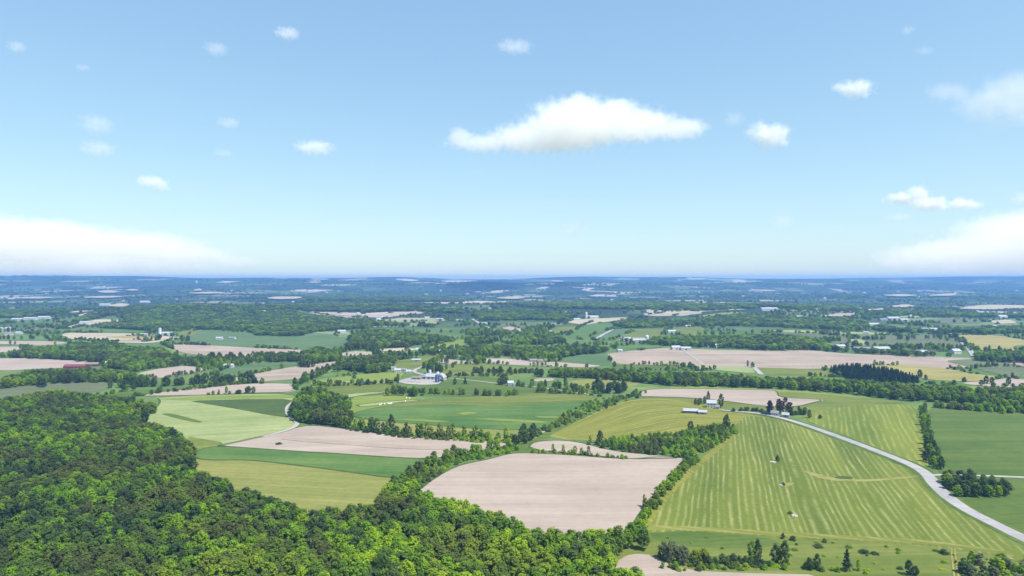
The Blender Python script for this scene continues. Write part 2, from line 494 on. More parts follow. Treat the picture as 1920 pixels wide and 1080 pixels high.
A90 = math.pi / 2
FIELDS = [
    # name, kind, row angle, level, polygon
    # --- left foreground
    ('crop_field', 'light', .3, 1, [(235, 790), (290, 768), (303, 752), (290, 744), (480, 738), (558, 740), (552, 752), (542, 765), (540, 784), (562, 797), (548, 806), (500, 818), (410, 837), (377, 845), (355, 845), (345, 815), (280, 795)]),
    ('crop_field', 'dark', .2, 2, [(352, 752), (450, 749), (548, 748), (541, 765), (538, 783), (500, 778), (455, 769), (390, 758)]),
    ('crop_field', 'lime', .1, 2, [(285, 749), (420, 741), (558, 741), (552, 747), (440, 748), (350, 751)]),
    ('pasture', 'green', .5, 2, [(350, 818), (385, 824), (420, 830), (408, 838), (380, 846), (345, 850)]),
    ('pasture', 'mid', .2, 2, [(300, 776), (320, 775), (382, 791), (372, 793), (340, 787)]),
    ('plowed_field', 'soil', .12, 2, [(408, 836), (450, 827), (500, 816), (567, 799), (590, 798), (640, 803), (740, 817), (873, 825), (968, 829), (940, 842), (900, 850), (853, 855), (807, 861), (720, 857), (640, 851), (533, 845)]),
    ('crop_field', 'emerald', -.1, 3, [(360, 853), (377, 842), (410, 836.5), (533, 845.5), (640, 851.5), (720, 857.5), (807, 861.5), (790, 875), (755, 900), (660, 886), (567, 874), (467, 862), (377, 864)]),
    ('hay_field', 'olive', -.15, 2, [(335, 885), (365, 863), (377, 860), (467, 857), (567, 869), (660, 881), (770, 894), (740, 930), (700, 970), (640, 985), (560, 980), (480, 950), (400, 915)]),
    # --- centre foreground
    ('plowed_field', 'soil', .0, 1, [(784, 920), (800, 907), (820, 893), (847, 878), (873, 869), (913, 862), (947, 852), (973, 848.5), (1057, 852), (1180, 862), (1232, 856), (1296, 859), (1280, 873), (1252, 903), (1208, 950), (1178, 1000), (1140, 1025), (1073, 1020), (980, 1010), (900, 985), (820, 950)]),
    ('plowed_field', 'soil', .0, 1.5, [(992, 838), (995, 832), (1010, 827), (1057, 825), (1100, 832), (1133, 842), (1173, 848.5), (1223, 853), (1296, 858.5), (1232, 860), (1180, 861), (1120, 855), (1057, 849), (1010, 845)]),
    ('pasture', 'mid', .0, .6, [(960, 850), (965, 835), (1010, 812), (1100, 770), (1140, 760), (1040, 818), (990, 835), (1010, 846), (1060, 850), (1180, 862), (1060, 857), (990, 853)]),
    ('crop_field', 'emerald', .05, 2, [(655, 779), (685, 768), (780, 752), (860, 756), (1000, 757), (1120, 748), (1060, 783), (1018, 807), (900, 805), (780, 795), (690, 787)]),
    ('crop_field', 'lime', .05, 4, [(735, 788), (775, 785.5), (850, 791), (820, 793), (775, 790)]),
    ('crop_field', 'lime', .05, 4, [(852, 777), (875, 772.5), (900, 775), (875, 779)]),
    ('crop_field', 'lime', .05, 4, [(880, 786), (930, 784.5), (1030, 791), (1015, 794), (940, 790)]),
    ('crop_field', 'lime', .05, 4, [(1000, 781), (1045, 781), (1060, 784), (1020, 785)]),
    ('plowed_field', 'soil2', .12, 4, [(520, 823), (560, 821), (640, 827), (760, 836), (930, 842), (900, 846), (760, 842.5), (640, 834), (560, 828)]),
    ('pasture', 'green', .05, 3, [(700, 765), (780, 751), (880, 745), (1000, 737), (1060, 737), (1125, 744), (1112, 752), (1000, 758), (930, 763), (840, 758), (760, 762)]),
    ('pasture', 'olive', .05, 1, [(638, 790), (690, 786), (780, 794), (900, 804.5), (1018, 806.5), (1008, 822), (960, 832), (873, 828), (740, 818)]),
    ('pasture', 'lime', .3, 1.5, [(650, 772), (664, 742), (690, 737), (722, 738), (790, 745), (760, 756), (690, 767), (658, 778)]),
    ('pasture', 'light', .3, 2.5, [(637, 746), (645, 739), (720, 734), (724, 737), (672, 742), (650, 748)]),
    ('pasture', 'light', .3, 2.5, [(668, 760), (720, 753), (790, 749), (792, 751), (730, 757), (680, 764)]),
    ('pasture', 'mid', .3, 2.6, [(660, 741), (725, 737.5), (722, 740), (690, 743)]),
    ('pasture', 'lime', .2, 1, [(590, 712), (700, 699), (760, 698), (752, 706), (745, 715), (690, 722), (600, 724), (580, 720)]),
    ('pasture', 'green', .2, 1.2, [(600, 722), (690, 719), (745, 720), (780, 726), (720, 735), (640, 738), (590, 735)]),
    ('pasture', 'green', .1, 1, [(800, 692), (850, 683), (910, 684), (1000, 690), (985, 697), (940, 706), (850, 704), (810, 700)]),
    ('pasture', 'mid', .1, 1, [(840, 707), (940, 708), (935, 718), (1040, 733), (1125, 742), (1000, 736), (880, 744), (790, 741), (740, 730), (820, 722)]),
    ('pasture', 'olive', .1, 1.5, [(1058, 722), (1075, 713), (1120, 710), (1170, 711), (1208, 719), (1190, 724), (1120, 731), (1070, 732)]),
    ('pasture', 'lime', .0, 1, [(1180, 741), (1210, 730), (1290, 724), (1440, 729), (1560, 738), (1650, 748), (1560, 752), (1460, 746), (1455, 732), (1300, 728), (1215, 734)]),
    ('pasture', 'green', .0, 1, [(1195, 745), (1260, 745), (1360, 752), (1437, 763), (1500, 763), (1480, 776), (1437, 776), (1390, 771), (1350, 768), (1270, 758)]),
    # --- right middle
    ('plowed_field', 'soil', .02, 2, [(1190, 744), (1200, 736), (1213, 729.5), (1300, 729), (1440, 731.5), (1458, 733), (1459, 745), (1500, 747.5), (1550, 750), (1520, 756), (1498, 763), (1437, 763), (1360, 752), (1297, 746), (1210, 743.5)]),
    ('crop_field', 'green', .03, 2, [(1462, 745.5), (1462, 733.5), (1520, 738), (1610, 745), (1650, 749), (1700, 756), (1600, 760), (1540, 770), (1490, 780), (1480, 772), (1510, 760), (1560, 750.5)]),
    ('pasture', 'mid', .0, 1, [(1736, 762), (1830, 767), (1960, 778), (1960, 893), (1830, 889.5), (1760, 889), (1758, 870), (1748, 815)]),
    ('pasture', 'mid', .2, 1, [(1765, 897), (1840, 894.5), (1960, 898), (1960, 1040), (1900, 1000), (1850, 968), (1810, 945), (1780, 925)]),
    ('pasture', 'green', .1, .6, [(1185, 1010), (1215, 985), (1300, 992), (1447, 1004), (1613, 1014), (1763, 1021), (1960, 1050), (1960, 1120), (1100, 1120), (1140, 1030)]),
    ('pasture', 'mid', .1, 1.2, [(1215, 992), (1300, 996), (1440, 1008), (1470, 1022), (1400, 1030), (1300, 1026), (1225, 1012)]),
    ('plowed_field', 'soil', .1, 2, [(1142, 1068), (1155, 1054), (1175, 1042), (1194, 1038.5), (1220, 1041), (1245, 1053), (1268, 1063), (1309, 1071), (1400, 1075), (1540, 1078), (1600, 1130), (1120, 1130)]),
    # --- left middle distance
    ('plowed_field', 'soil', .1, 2, [(250, 743), (325, 732), (425, 723), (480, 718.5), (556, 719), (554, 736), (480, 736.5), (375, 741.5)]),
    ('pasture', 'mid', .1, 1, [(180, 742), (250, 732), (400, 722), (520, 716), (480, 719), (400, 726), (300, 737), (250, 744)]),
    ('plowed_field', 'soil', .1, 2, [(256, 701), (300, 691), (350, 686), (398, 692), (362, 700), (330, 706), (295, 709), (270, 706)]),
    ('plowed_field', 'soil2', .2, 2, [(425, 712), (480, 700), (555, 687), (636, 677), (631, 687), (605, 698), (580, 709), (530, 713), (470, 716)]),
    ('crop_field', 'blue_green', .2, 1.5, [(395, 704), (430, 690), (480, 681), (560, 679), (600, 679), (550, 687), (480, 699.5), (430, 711)]),
    ('plowed_field', 'soil', .1, 2, [(-20, 672), (60, 672), (95, 674), (150, 676), (182, 679), (184, 684), (140, 689), (60, 692), (15, 695), (-20, 694)]),
    ('plowed_field', 'soil', .1, 2, [(-20, 651), (37, 650), (45, 654), (12, 661), (-20, 662)]),
    ('plowed_field', 'soil', .1, 2, [(-20, 640), (60, 640), (120, 641), (126, 644), (80, 648.5), (30, 646), (-20, 645)]),
    ('plowed_field', 'pale', .1, 2, [(115, 629), (122, 624), (200, 625), (272, 626), (325, 632), (346, 634), (310, 640), (275, 644), (200, 642), (135, 637)]),
    ('crop_field', 'straw', .1, 2.6, [(190, 632), (240, 630), (300, 633), (300, 635), (230, 635)]),
    ('crop_field', 'soil2', .1, 2.6, [(140, 636.5), (220, 637), (300, 638), (272, 641), (200, 640)]),
    ('plowed_field', 'soil2', .08, 2, [(305, 645), (400, 648), (480, 652.5), (560, 656), (625, 660), (597, 663), (537, 667), (480, 668), (425, 668.5), (350, 664), (325, 655)]),
    ('crop_field', 'blue_green', .1, 1.4, [(340, 635), (370, 617), (430, 622), (500, 626), (620, 625), (660, 640), (655, 652), (620, 660), (540, 655), (440, 650), (350, 646)]),
    ('pasture', 'green', .1, 1.6, [(330, 625), (368, 614), (376, 617), (362, 630), (340, 634)]),
    ('crop_field', 'grey_green', .1, 1.4, [(40, 624), (60, 610), (120, 605), (135, 608), (110, 617), (60, 626)]),
    ('crop_field', 'emerald', .1, 1.4, [(120, 623), (180, 614), (280, 620), (290, 624), (200, 624)]),
    ('plowed_field', 'pale', .1, 2, [(115, 615), (150, 606), (185, 599), (243, 601), (240, 603.5), (200, 604), (160, 611), (130, 616)]),
    ('pasture', 'green', .1, 1, [(-20, 698), (60, 700), (100, 703), (60, 712), (-20, 715)]),
    ('pasture', 'grey_green', .1, 1, [(-20, 728), (90, 720), (210, 714), (215, 722), (190, 734), (110, 745), (-20, 748)]),
    # --- centre distance
    ('plowed_field', 'soil', .05, 2, [(578, 585), (600, 585.5), (640, 588.3), (700, 590), (740, 587), (782, 584), (798, 588), (742, 593.5), (720, 597), (680, 595), (605, 589)]),
    ('plowed_field', 'soil', .05, 2, [(724, 632), (750, 628.5), (797, 635), (780, 640.5), (740, 638)]),
    ('pasture', 'light', .05, 2, [(664, 636), (690, 627), (715, 625), (705, 632), (680, 637)]),
    ('plowed_field', 'pale', .05, 2, [(688, 656), (755, 652.5), (792, 655), (755, 658.5), (715, 659)]),
    ('plowed_field', 'soil', .05, 2, [(628, 665), (660, 658.5), (707, 660), (702, 665.5), (640, 668.5)]),
    ('plowed_field', 'soil', .05, 2, [(812, 680), (828, 673.5), (880, 677), (896, 682), (850, 683)]),
    ('plowed_field', 'soil', .05, 2, [(902, 672), (960, 673), (987, 676), (1072, 681), (1132, 686), (1100, 689.5), (1020, 687), (960, 684.5), (910, 681)]),
    ('pasture', 'lime', .05, 1, [(780, 655), (850, 640), (905, 628), (930, 640), (870, 650), (810, 660)]),
    ('pasture', 'green', .05, 1, [(730, 690), (740, 676), (800, 668), (835, 665), (795, 690), (760, 694)]),
    ('crop_field', 'blue_green', .05, 2, [(1048, 676), (1052, 671), (1100, 663.5), (1137, 662.5), (1147, 681), (1140, 685.5), (1100, 682)]),
    ('crop_field', 'emerald', .05, 2, [(1148, 650), (1180, 647.5), (1237, 647), (1247, 650.5), (1210, 656.5), (1160, 660)]),
    ('plowed_field', 'soil2', .03, 2, [(1138, 663), (1210, 655.5), (1247, 653), (1300, 655), (1440, 658.5), (1515, 656.5), (1590, 664), (1715, 667.5), (1815, 671.5), (1890, 675), (1940, 680), (1940, 690), (1870, 687), (1830, 690), (1785, 693), (1700, 686), (1615, 684.5), (1560, 689.5), (1530, 692.5), (1440, 690), (1292, 686), (1150, 683), (1143, 673)]),
    ('crop_field', 'grey_green', .1, 3, [(1768, 677), (1822, 673.5), (1866, 676), (1930, 689), (1907, 711), (1865, 700.5), (1815, 687.5)]),
    ('hay_field', 'straw', .1, 3, [(1600, 686), (1665, 683.5), (1720, 686.5), (1780, 692), (1830, 702), (1888, 708), (1827, 716), (1740, 712.5), (1715, 705), (1650, 695)]),
    ('pasture', 'light', .1, 2, [(1290, 687), (1340, 685.5), (1410, 688.5), (1418, 701), (1335, 693), (1300, 691)]),
    ('pasture', 'mid', .1, 1.5, [(1150, 684), (1272, 686), (1290, 690), (1330, 695), (1180, 694), (1150, 690)]),
    ('pasture', 'green', .1, 2, [(1422, 689), (1440, 688.5), (1530, 692.5), (1565, 698), (1577, 707), (1490, 705.5), (1432, 703)]),
    ('plowed_field', 'soil', .1, 3, [(1800, 718), (1860, 714), (1888, 709.5), (1940, 713), (1940, 726), (1875, 727), (1830, 723)]),
    ('pasture', 'emerald', .1, 2, [(1735, 713), (1800, 714), (1840, 721), (1800, 726), (1740, 720)]),
    # --- right distance
    ('crop_field', 'grey_green', .1, 1.5, [(1437, 624), (1480, 622), (1590, 624), (1604, 645), (1605, 652), (1560, 645), (1545, 634), (1500, 628)]),
    ('crop_field', 'light', .1, 2, [(1430, 620), (1500, 619.5), (1600, 622.5), (1676, 625), (1680, 629), (1600, 627), (1500, 624.5)]),
    ('crop_field', 'grey_green', .1, 1.6, [(1594, 630), (1680, 627), (1700, 640), (1706, 652), (1660, 654), (1608, 650)]),
    ('hay_field', 'light', .1, 2.2, [(1592, 637), (1620, 636.5), (1627, 648), (1605, 650)]),
    ('crop_field', 'grey_green', .1, 1.6, [(1690, 630), (1760, 626), (1790, 630), (1820, 655), (1760, 660), (1715, 658)]),
    ('hay_field', 'straw', .1, 2, [(1790, 628), (1870, 629), (1940, 640), (1940, 652), (1900, 660), (1830, 657), (1815, 645)]),
    ('pasture', 'green', .1, 2.4, [(1898, 648), (1940, 646), (1940, 658), (1905, 658)]),
    ('crop_field', 'blue_green', .1, 1.6, [(1105, 634), (1130, 622), (1152, 617), (1195, 618), (1180, 624), (1150, 637), (1120, 641)]),
    ('crop_field', 'emerald', .1, 1.5, [(1060, 632), (1090, 612), (1110, 604), (1150, 606), (1155, 615), (1120, 625), (1090, 637)]),
    ('crop_field', 'green', .1, 1.6, [(1125, 637), (1180, 618), (1255, 614), (1240, 628), (1220, 635), (1160, 640)]),
    ('crop_field', 'green', .1, 1.6, [(1250, 625), (1270, 613), (1318, 613), (1325, 622), (1300, 632)]),
    ('crop_field', 'green', .1, 1.4, [(1020, 625), (1040, 614), (1085, 612), (1080, 622), (1040, 629)]),
    ('crop_field', 'grey_green', .1, 1.3, [(925, 612), (960, 603), (1030, 607), (1025, 617), (985, 622), (940, 620)]),
    ('plowed_field', 'soil', .1, 2, [(938, 616), (960, 612), (978, 617), (982, 622), (955, 620)]),
    ('plowed_field', 'pale', .1, 2, [(1062, 605), (1075, 600), (1110, 598), (1180, 595.5), (1178, 599.5), (1120, 606), (1095, 610)]),
    ('plowed_field', 'soil', .1, 2, [(1208, 591.5), (1240, 588), (1270, 589), (1262, 593), (1230, 594)]),
    ('plowed_field', 'pale', .1, 2, [(958, 590), (985, 587), (1012, 587.5), (1010, 592), (975, 594)]),
    ('pasture', 'lime', .1, 1.4, [(1300, 594), (1340, 588), (1380, 585), (1400, 587), (1340, 598)]),
    ('plowed_field', 'soil', .1, 2, [(1535, 593), (1575, 588), (1605, 587), (1600, 593), (1575, 596)]),
    ('plowed_field', 'pale', .1, 2, [(1410, 597), (1450, 593), (1480, 597), (1440, 602)]),
    ('crop_field', 'grey_green', .1, 1.5, [(1650, 611), (1690, 607), (1705, 614), (1700, 620), (1660, 619)]),
    ('hay_field', 'light', .1, 1.5, [(1676, 594), (1720, 591), (1725, 597), (1690, 596)]),
    ('hay_field', 'pale', .1, 1.5, [(1850, 602), (1890, 599), (1910, 606), (1870, 608)]),
    ('pasture', 'grey_green', .1, 1.4, [(1735, 600), (1800, 594), (1850, 600), (1840, 607), (1760, 607)]),
    # --- toward the skyline
    ('plowed_field', 'pale', .05, 3, [(497, 561), (520, 558), (570, 558.5), (560, 562), (520, 563)]),
    ('plowed_field', 'pale', .05, 3, [(183, 549), (200, 547), (222, 549), (215, 551.5), (190, 551.5)]),
    ('plowed_field', 'pale', .05, 3, [(232, 546.5), (250, 544.5), (262, 546.5), (250, 548)]),
    ('plowed_field', 'pale', .05, 3, [(360, 547), (375, 543.5), (380, 547), (370, 548)]),
    ('plowed_field', 'pale', .05, 3, [(345, 552), (400, 549.5), (428, 551.5), (390, 553.5)]),
    ('plowed_field', 'pale', .05, 3, [(25, 561), (70, 558.5), (110, 560), (70, 562.5)]),
    ('plowed_field', 'pale', .05, 3, [(150, 560), (190, 557), (240, 557.5), (200, 561)]),
    ('crop_field', 'pale', .05, 3, [(200, 575), (225, 570), (245, 572), (230, 577)]),
    ('crop_field', 'pale', .05, 3, [(140, 593), (160, 588), (168, 588.5), (155, 594)]),
    ('crop_field', 'light', .05, 3, [(775, 605), (800, 603), (830, 606), (820, 609), (795, 608)]),
    ('crop_field', 'pale', .05, 3, [(865, 569), (885, 567), (892, 569), (880, 571)]),
    ('crop_field', 'pale', .05, 3, [(925, 561), (960, 558), (990, 561), (960, 563)]),
    ('crop_field', 'pale', .05, 3, [(1650, 556), (1690, 554), (1725, 556), (1690, 558.5)]),
    ('crop_field', 'pale', .05, 3, [(1735, 556.5), (1765, 553.5), (1795, 552), (1790, 557)]),
    ('crop_field', 'pale', .05, 3, [(1615, 582), (1650, 579), (1670, 581), (1640, 583.5)]),
    ('crop_field', 'pale', .05, 3, [(1790, 580), (1840, 573), (1930, 574), (1930, 579), (1850, 582)]),
    ('crop_field', 'pale', .05, 3, [(1660, 576), (1700, 572), (1720, 576), (1690, 578)]),
]
for nm, kind, ang, lev, poly in FIELDS:
    far_ = np.mean([p[1] for p in poly]) < 640
    sheet(nm, poly, fmat(kind, ang if not far_ else .1, .5), None, lev * (1 + .13 * (LAYER[0] % 7) / 7))
    LAYER[0] += 1

MARGIN = field_mat("rough_margin", 'dark', 0, .2, patch=.05)
for nm, kind, ang, lev, poly in FIELDS:
    if np.mean([p[1] for p in poly]) > 730 and lev < 4 and kind in ('soil', 'emerald', 'light') and max(p[1] for p in poly) < 1050:
        ribbon('margin', poly + poly[:1], 2.2, MARGIN, None, lev + 1.2)
HG_D, HG_L, HG_S = S(92, 114, 38), S(132, 144, 56), S(208, 202, 138)
hayB = hay_mat("mown_hay", 76, HG_D, HG_L, HG_S, .022, math.atan2(480, 1280))
sheet('hay_field', [(1196, 1000), (1222, 962), (1245, 928), (1283, 890), (1345, 838), (1374, 808), (1384, 792), (1400, 780), (1450, 783), (1500, 800), (1570, 827), (1640, 853), (1705, 881), (1736, 905), (1766, 938), (1802, 963), (1850, 988), (1912, 1024), (2010, 1072), (1960, 1060), (1763, 1024), (1613, 1015), (1447, 1006), (1290, 995)], hayB, None, 1.5)
STRAWH = hay_mat("mown_headland", 62, S(118, 130, 50), S(148, 152, 70), S(206, 196, 130), .03, math.atan2(480, 1280) + 1.52)
ribbon('mown_headland', [(1200, 990), (1290, 990), (1447, 1001), (1613, 1010), (1763, 1018), (1900, 1040)], 7, STRAWH, None, 2.4)
ribbon('mown_headland', [(1206, 988), (1228, 958), (1252, 926), (1290, 888), (1350, 837), (1380, 808)], 6, hay_mat("mown_headland_left", 62, S(116, 126, 46), S(150, 150, 62), S(196, 186, 104), .03, math.radians(-18)), None, 2.4)
hayA = hay_mat("mown_hay_curved", 21, S(120, 128, 48), S(150, 150, 62), S(200, 192, 112), .03)
ruled('hay_field', [(1030, 818), (1060, 802), (1100, 782), (1150, 757), (1200, 747.5), (1260, 748), (1330, 763), (1405, 776), (1440, 784)],
      [(1060, 824), (1140, 827), (1230, 822), (1290, 812), (1345, 801), (1384, 796), (1400, 788)], hayA, None, 60, 60, 1.2)
hayC = hay_mat("mown_hay_upper", 60, S(104, 126, 46), S(138, 150, 60), S(198, 190, 110), .03, math.atan2(690, 1280))
sheet('hay_field', [(1724, 873), (1690, 859), (1645, 841), (1590, 819), (1540, 799), (1500, 785), (1520, 772), (1545, 763), (1600, 760), (1716, 759), (1719, 768), (1729, 803), (1735, 832), (1743, 878)], hayC, None, 1.8)

# roads, tracks, yards, water
ROAD = field_mat("gravel_road", 'road', 0, .3)
VERGE = field_mat("road_verge", 'mid', 0, .3)
TRACK = field_mat("pale_track", 'gravel', 0, .3)
main_line = [(1352, 769), (1392, 772.5), (1437, 777), (1473, 786), (1513, 798), (1580, 822), (1647, 847), (1700, 868), (1727, 881), (1741, 893), (1754, 911), (1780, 935), (1813, 957), (1863, 982), (1920, 1010), (2000, 1050)]
ribbon('verge', main_line, 15.5, VERGE, None, 2.6)
ribbon('road', main_line, 8.6, ROAD, None, 3.6, widths=[6, 7, 8, 8.4, 9.2, 9, 9], crown=.12)
ribbon('track', [(1748, 891), (1790, 891), (1830, 892), (1880, 894), (1960, 897)], 4.0, TRACK, None, 3.2)
ribbon('track', [(562, 738), (556, 747), (547, 756), (538, 763), (538, 775), (547, 785), (559, 792), (554, 801), (535, 808), (493, 819)], 4.6, TRACK, None, 3.4)
ribbon('track', [(1014, 812), (1030, 803), (1055, 791), (1078, 781), (1110, 767)], 4.0, TRACK, None, 3.2)
ribbon('road', [(905, 655), (880, 658), (845, 662), (832, 667), (812, 680), (790, 689), (776, 694), (776, 698), (792, 703), (806, 705)], 7.0, ROAD, None, 3.0)
ribbon('track', [(828, 708), (850, 710), (890, 714), (935, 719.5), (985, 723.5), (1035, 730), (1090, 738), (1130, 743)], 4.0, TRACK, None, 2.8)
ribbon('track', [(640, 716), (700, 719), (745, 716)], 4.0, TRACK, None, 2.8)
ribbon('road', [(885, 599), (893, 603), (905, 611), (918, 616), (930, 623)], 10, ROAD, None, 3.5)
ribbon('road', [(893, 601), (915, 595), (945, 587)], 9, ROAD, None, 3.5)
ribbon('road', [(1112, 640), (1130, 628), (1150, 618), (1152, 613)], 9, ROAD, None, 3.5)
ribbon('road', [(1782, 626), (1800, 638), (1815, 652), (1826, 668)], 10, ROAD, None, 4.5)
ribbon('track', [(1278, 655), (1300, 670), (1319, 685)], 6, TRACK, None, 4.5)
ribbon('track', [(1412, 687), (1420, 695), (1428, 703)], 8, TRACK, None, 4.5)
ribbon('track', [(1592, 628), (1600, 640), (1607, 652)], 6, TRACK, None, 4.5)
ribbon('track', [(1784, 1028), (1785, 1050), (1790, 1085)], 0.8, field_mat("rut", 'straw', 0, .3), None, 3.0)
ribbon('track', [(1790, 1028), (1792, 1050), (1798, 1085)], 0.8, field_mat("rut", 'straw', 0, .3), None, 3.0)
sheet('yard', [(743, 716), (762, 709.5), (792, 707), (828, 707), (830, 714), (822, 721), (792, 722.5), (760, 720)], field_mat("trodden_yard", 'gravel', .1, .5), None, 3.2)
sheet('yard', [(1157, 638), (1172, 634), (1215, 634), (1212, 643), (1180, 641)], field_mat("trodden_yard", 'gravel', .1, .5), None, 3.2)
sheet('yard', [(1000, 716), (1005, 710), (1042, 710), (1035, 715)], field_mat("trodden_yard", 'soil', .1, .5), None, 3.2)
def water_mat():
    m, n, l = new_mat("pond_water")
    b = out_diffuse(n, l, (.03, .05, .06), .12)
    b.inputs['Specular IOR Level'].default_value = .5
    return m
WATER = water_mat()
sheet('water', [(664, 719), (668, 716), (682, 714.5), (695, 716), (692, 720), (678, 721.5)], WATER, None, 3.0)
sheet('water', [(66, 724), (75, 720), (90, 721), (84, 727), (72, 727)], WATER, None, 3.0)
sheet('water', [(1822, 740), (1840, 736.5), (1890, 738), (1940, 741), (1940, 743.5), (1880, 742), (1840, 741)], WATER, None, 3.0)
# worn ground in the hay field on the right
COLOURS['dry'] = (S(186, 176, 114), S(134, 146, 66))
STRAWM = field_mat("dry_grass", 'dry', 0, .25, patch=.07)
for poly in ([(1502, 882), (1520, 885), (1545, 893), (1590, 900), (1640, 899), (1700, 894), (1728, 892), (1700, 898), (1630, 904), (1570, 903), (1530, 896)],
             [(1478, 962), (1486, 957), (1496, 966), (1490, 972)], [(1447, 868), (1452, 858), (1458, 866), (1452, 870)], [(1464, 911), (1478, 905), (1492, 907), (1475, 914)]):
    sheet('worn_grass', poly, STRAWM, None, 3.2)
sheet('ditch', [(1562, 896), (1575, 893.5), (1600, 895), (1598, 898), (1575, 899)], field_mat("wet_ditch", 'dark', 0, .5), None, 5.0)

# ------------------------------------------------------------------ trees
def leaf_mat(name, stops, patchy=True):
    m, n, l = new_mat(name)
    oi = N(n, "ShaderNodeObjectInfo")
    tc = N(n, "ShaderNodeTexCoord")
    big = noise_n(n, l, oi.outputs['Location'], .011, 3, .6)
    v = math_n(n, l, 'MULTIPLY', oi.outputs['Random'], .85)
    if patchy:                     # species change from the left slope to the stand by the ploughed field
        sp = N(n, "ShaderNodeSeparateXYZ"); l.new(oi.outputs['Location'], sp.inputs[0])
        ex = N(n, "ShaderNodeMapRange"); ex.inputs[1].default_value = -190; ex.inputs[2].default_value = 10; ex.inputs[3].default_value = -.12; ex.inputs[4].default_value = .30
        l.new(sp.outputs[0], ex.inputs[0])
        ny_ = N(n, "ShaderNodeMapRange"); ny_.inputs[1].default_value = 520; ny_.inputs[2].default_value = 800; ny_.inputs[3].default_value = 1; ny_.inputs[4].default_value = .2
        l.new(sp.outputs[1], ny_.inputs[0])
        v = math_n(n, l, 'ADD', v, math_n(n, l, 'MULTIPLY', ex.outputs[0], ny_.outputs[0]))
    v = math_n(n, l, 'ADD', v, math_n(n, l, 'MULTIPLY', math_n(n, l, 'SUBTRACT', big, .5), 1.9))
    v = math_n(n, l, 'ADD', v, .10, True)
    r = ramp(n, stops); l.new(v, r.inputs[0])
    f = noise_n(n, l, tc.outputs['Object'], .9, 3, .7)
    g = ramp(n, [(.25, (.62, .62, .62)), (.75, (1.36, 1.36, 1.28))]); l.new(f, g.inputs[0])
    rc = r.outputs[0]
    if patchy:                     # stands that are still browner, with fresh reddish buds
        br = noise_n(n, l, oi.outputs['Location'], .019, 3, .6)
        bz = ramp(n, [(.47, (0, 0, 0)), (.60, (1, 1, 1))]); l.new(br, bz.inputs[0])
        rc = mixc(n, l, math_n(n, l, 'MULTIPLY', bz.outputs[0], .55), rc, (.135, .125, .055))
    c = mixc(n, l, 1.0, rc, g.outputs[0], 'MULTIPLY')
    d = n.new("ShaderNodeBsdfDiffuse"); l.new(c, d.inputs[0])
    t_ = n.new("ShaderNodeBsdfTranslucent"); l.new(mixc(n, l, .35, c, (.16, .22, .02)), t_.inputs[0])
    mx = n.new("ShaderNodeMixShader"); mx.inputs[0].default_value = .5
    l.new(d.outputs[0], mx.inputs[1]); l.new(t_.outputs[0], mx.inputs[2])
    o = n.new("ShaderNodeOutputMaterial"); l.new(mx.outputs[0], o.inputs[0])
    return m

LEAF = leaf_mat("leaves", [(0.0, (.056, .094, .048)), (.20, (.088, .146, .048)), (.42, (.124, .204, .046)), (.60, (.160, .285, .034)), (.80, (.205, .375, .026)), (1.0, (.320, .465, .028))])
LEAF_DARK = leaf_mat("dark_leaves", [(0.0, (.056, .092, .046)), (.5, (.088, .140, .050)), (1.0, (.140, .205, .056))], False)
LEAF_GREY = leaf_mat("grey_leaves", [(0.0, (.150, .180, .100)), (1.0, (.220, .250, .140))], False)
LEAF_RED = leaf_mat("maroon_leaves", [(0.0, (.090, .060, .062)), (1.0, (.115, .095, .075))], False)
LEAF_LIME = leaf_mat("lime_leaves", [(0.0, (.200, .270, .036)), (1.0, (.250, .300, .040))], False)
NEEDLE = leaf_mat("needles", [(0.0, (.030, .056, .040)), (1.0, (.056, .092, .052))], False)
BARK = plain_mat("bark", (.16, .13, .10), .95, .2, 2.0)

ICO_V, ICO_F = None, None
def ico():
    global ICO_V, ICO_F
    if ICO_V is None:
        bm = bmesh.new(); bmesh.ops.create_icosphere(bm, subdivisions=1, radius=1)
        ICO_V = np.array([v.co[:] for v in bm.verts]); ICO_F = np.array([[v.index for v in f.verts] for f in bm.faces]); bm.free()
    return ICO_V, ICO_F

def cards(centres, normals, size, rng):
    """One small bent leaf clump (a quad) at each centre, facing roughly along its normal."""
    n = len(centres)
    nn = normals * .55 + np.array([0, 0, .62]) + rng.normal(0, .36, (n, 3)); nn /= np.linalg.norm(nn, axis=1, keepdims=True)
    a = np.cross(nn, rng.normal(0, 1, (n, 3))); a /= np.linalg.norm(a, axis=1, keepdims=True) + 1e-9
    b = np.cross(nn, a)
    s = size * rng.uniform(.65, 1.25, (n, 1)); s2 = s * rng.uniform(.55, 1.0, (n, 1))
    k = rng.uniform(-.25, .25, (n, 1)) * s
    q = np.stack([centres + a * s + b * s2 * .3, centres + b * s2 + nn * k, centres - a * s - b * s2 * .2, centres - b * s2 + nn * k], 1)
    return q.reshape(-1, 3), np.arange(4 * n).reshape(n, 4)

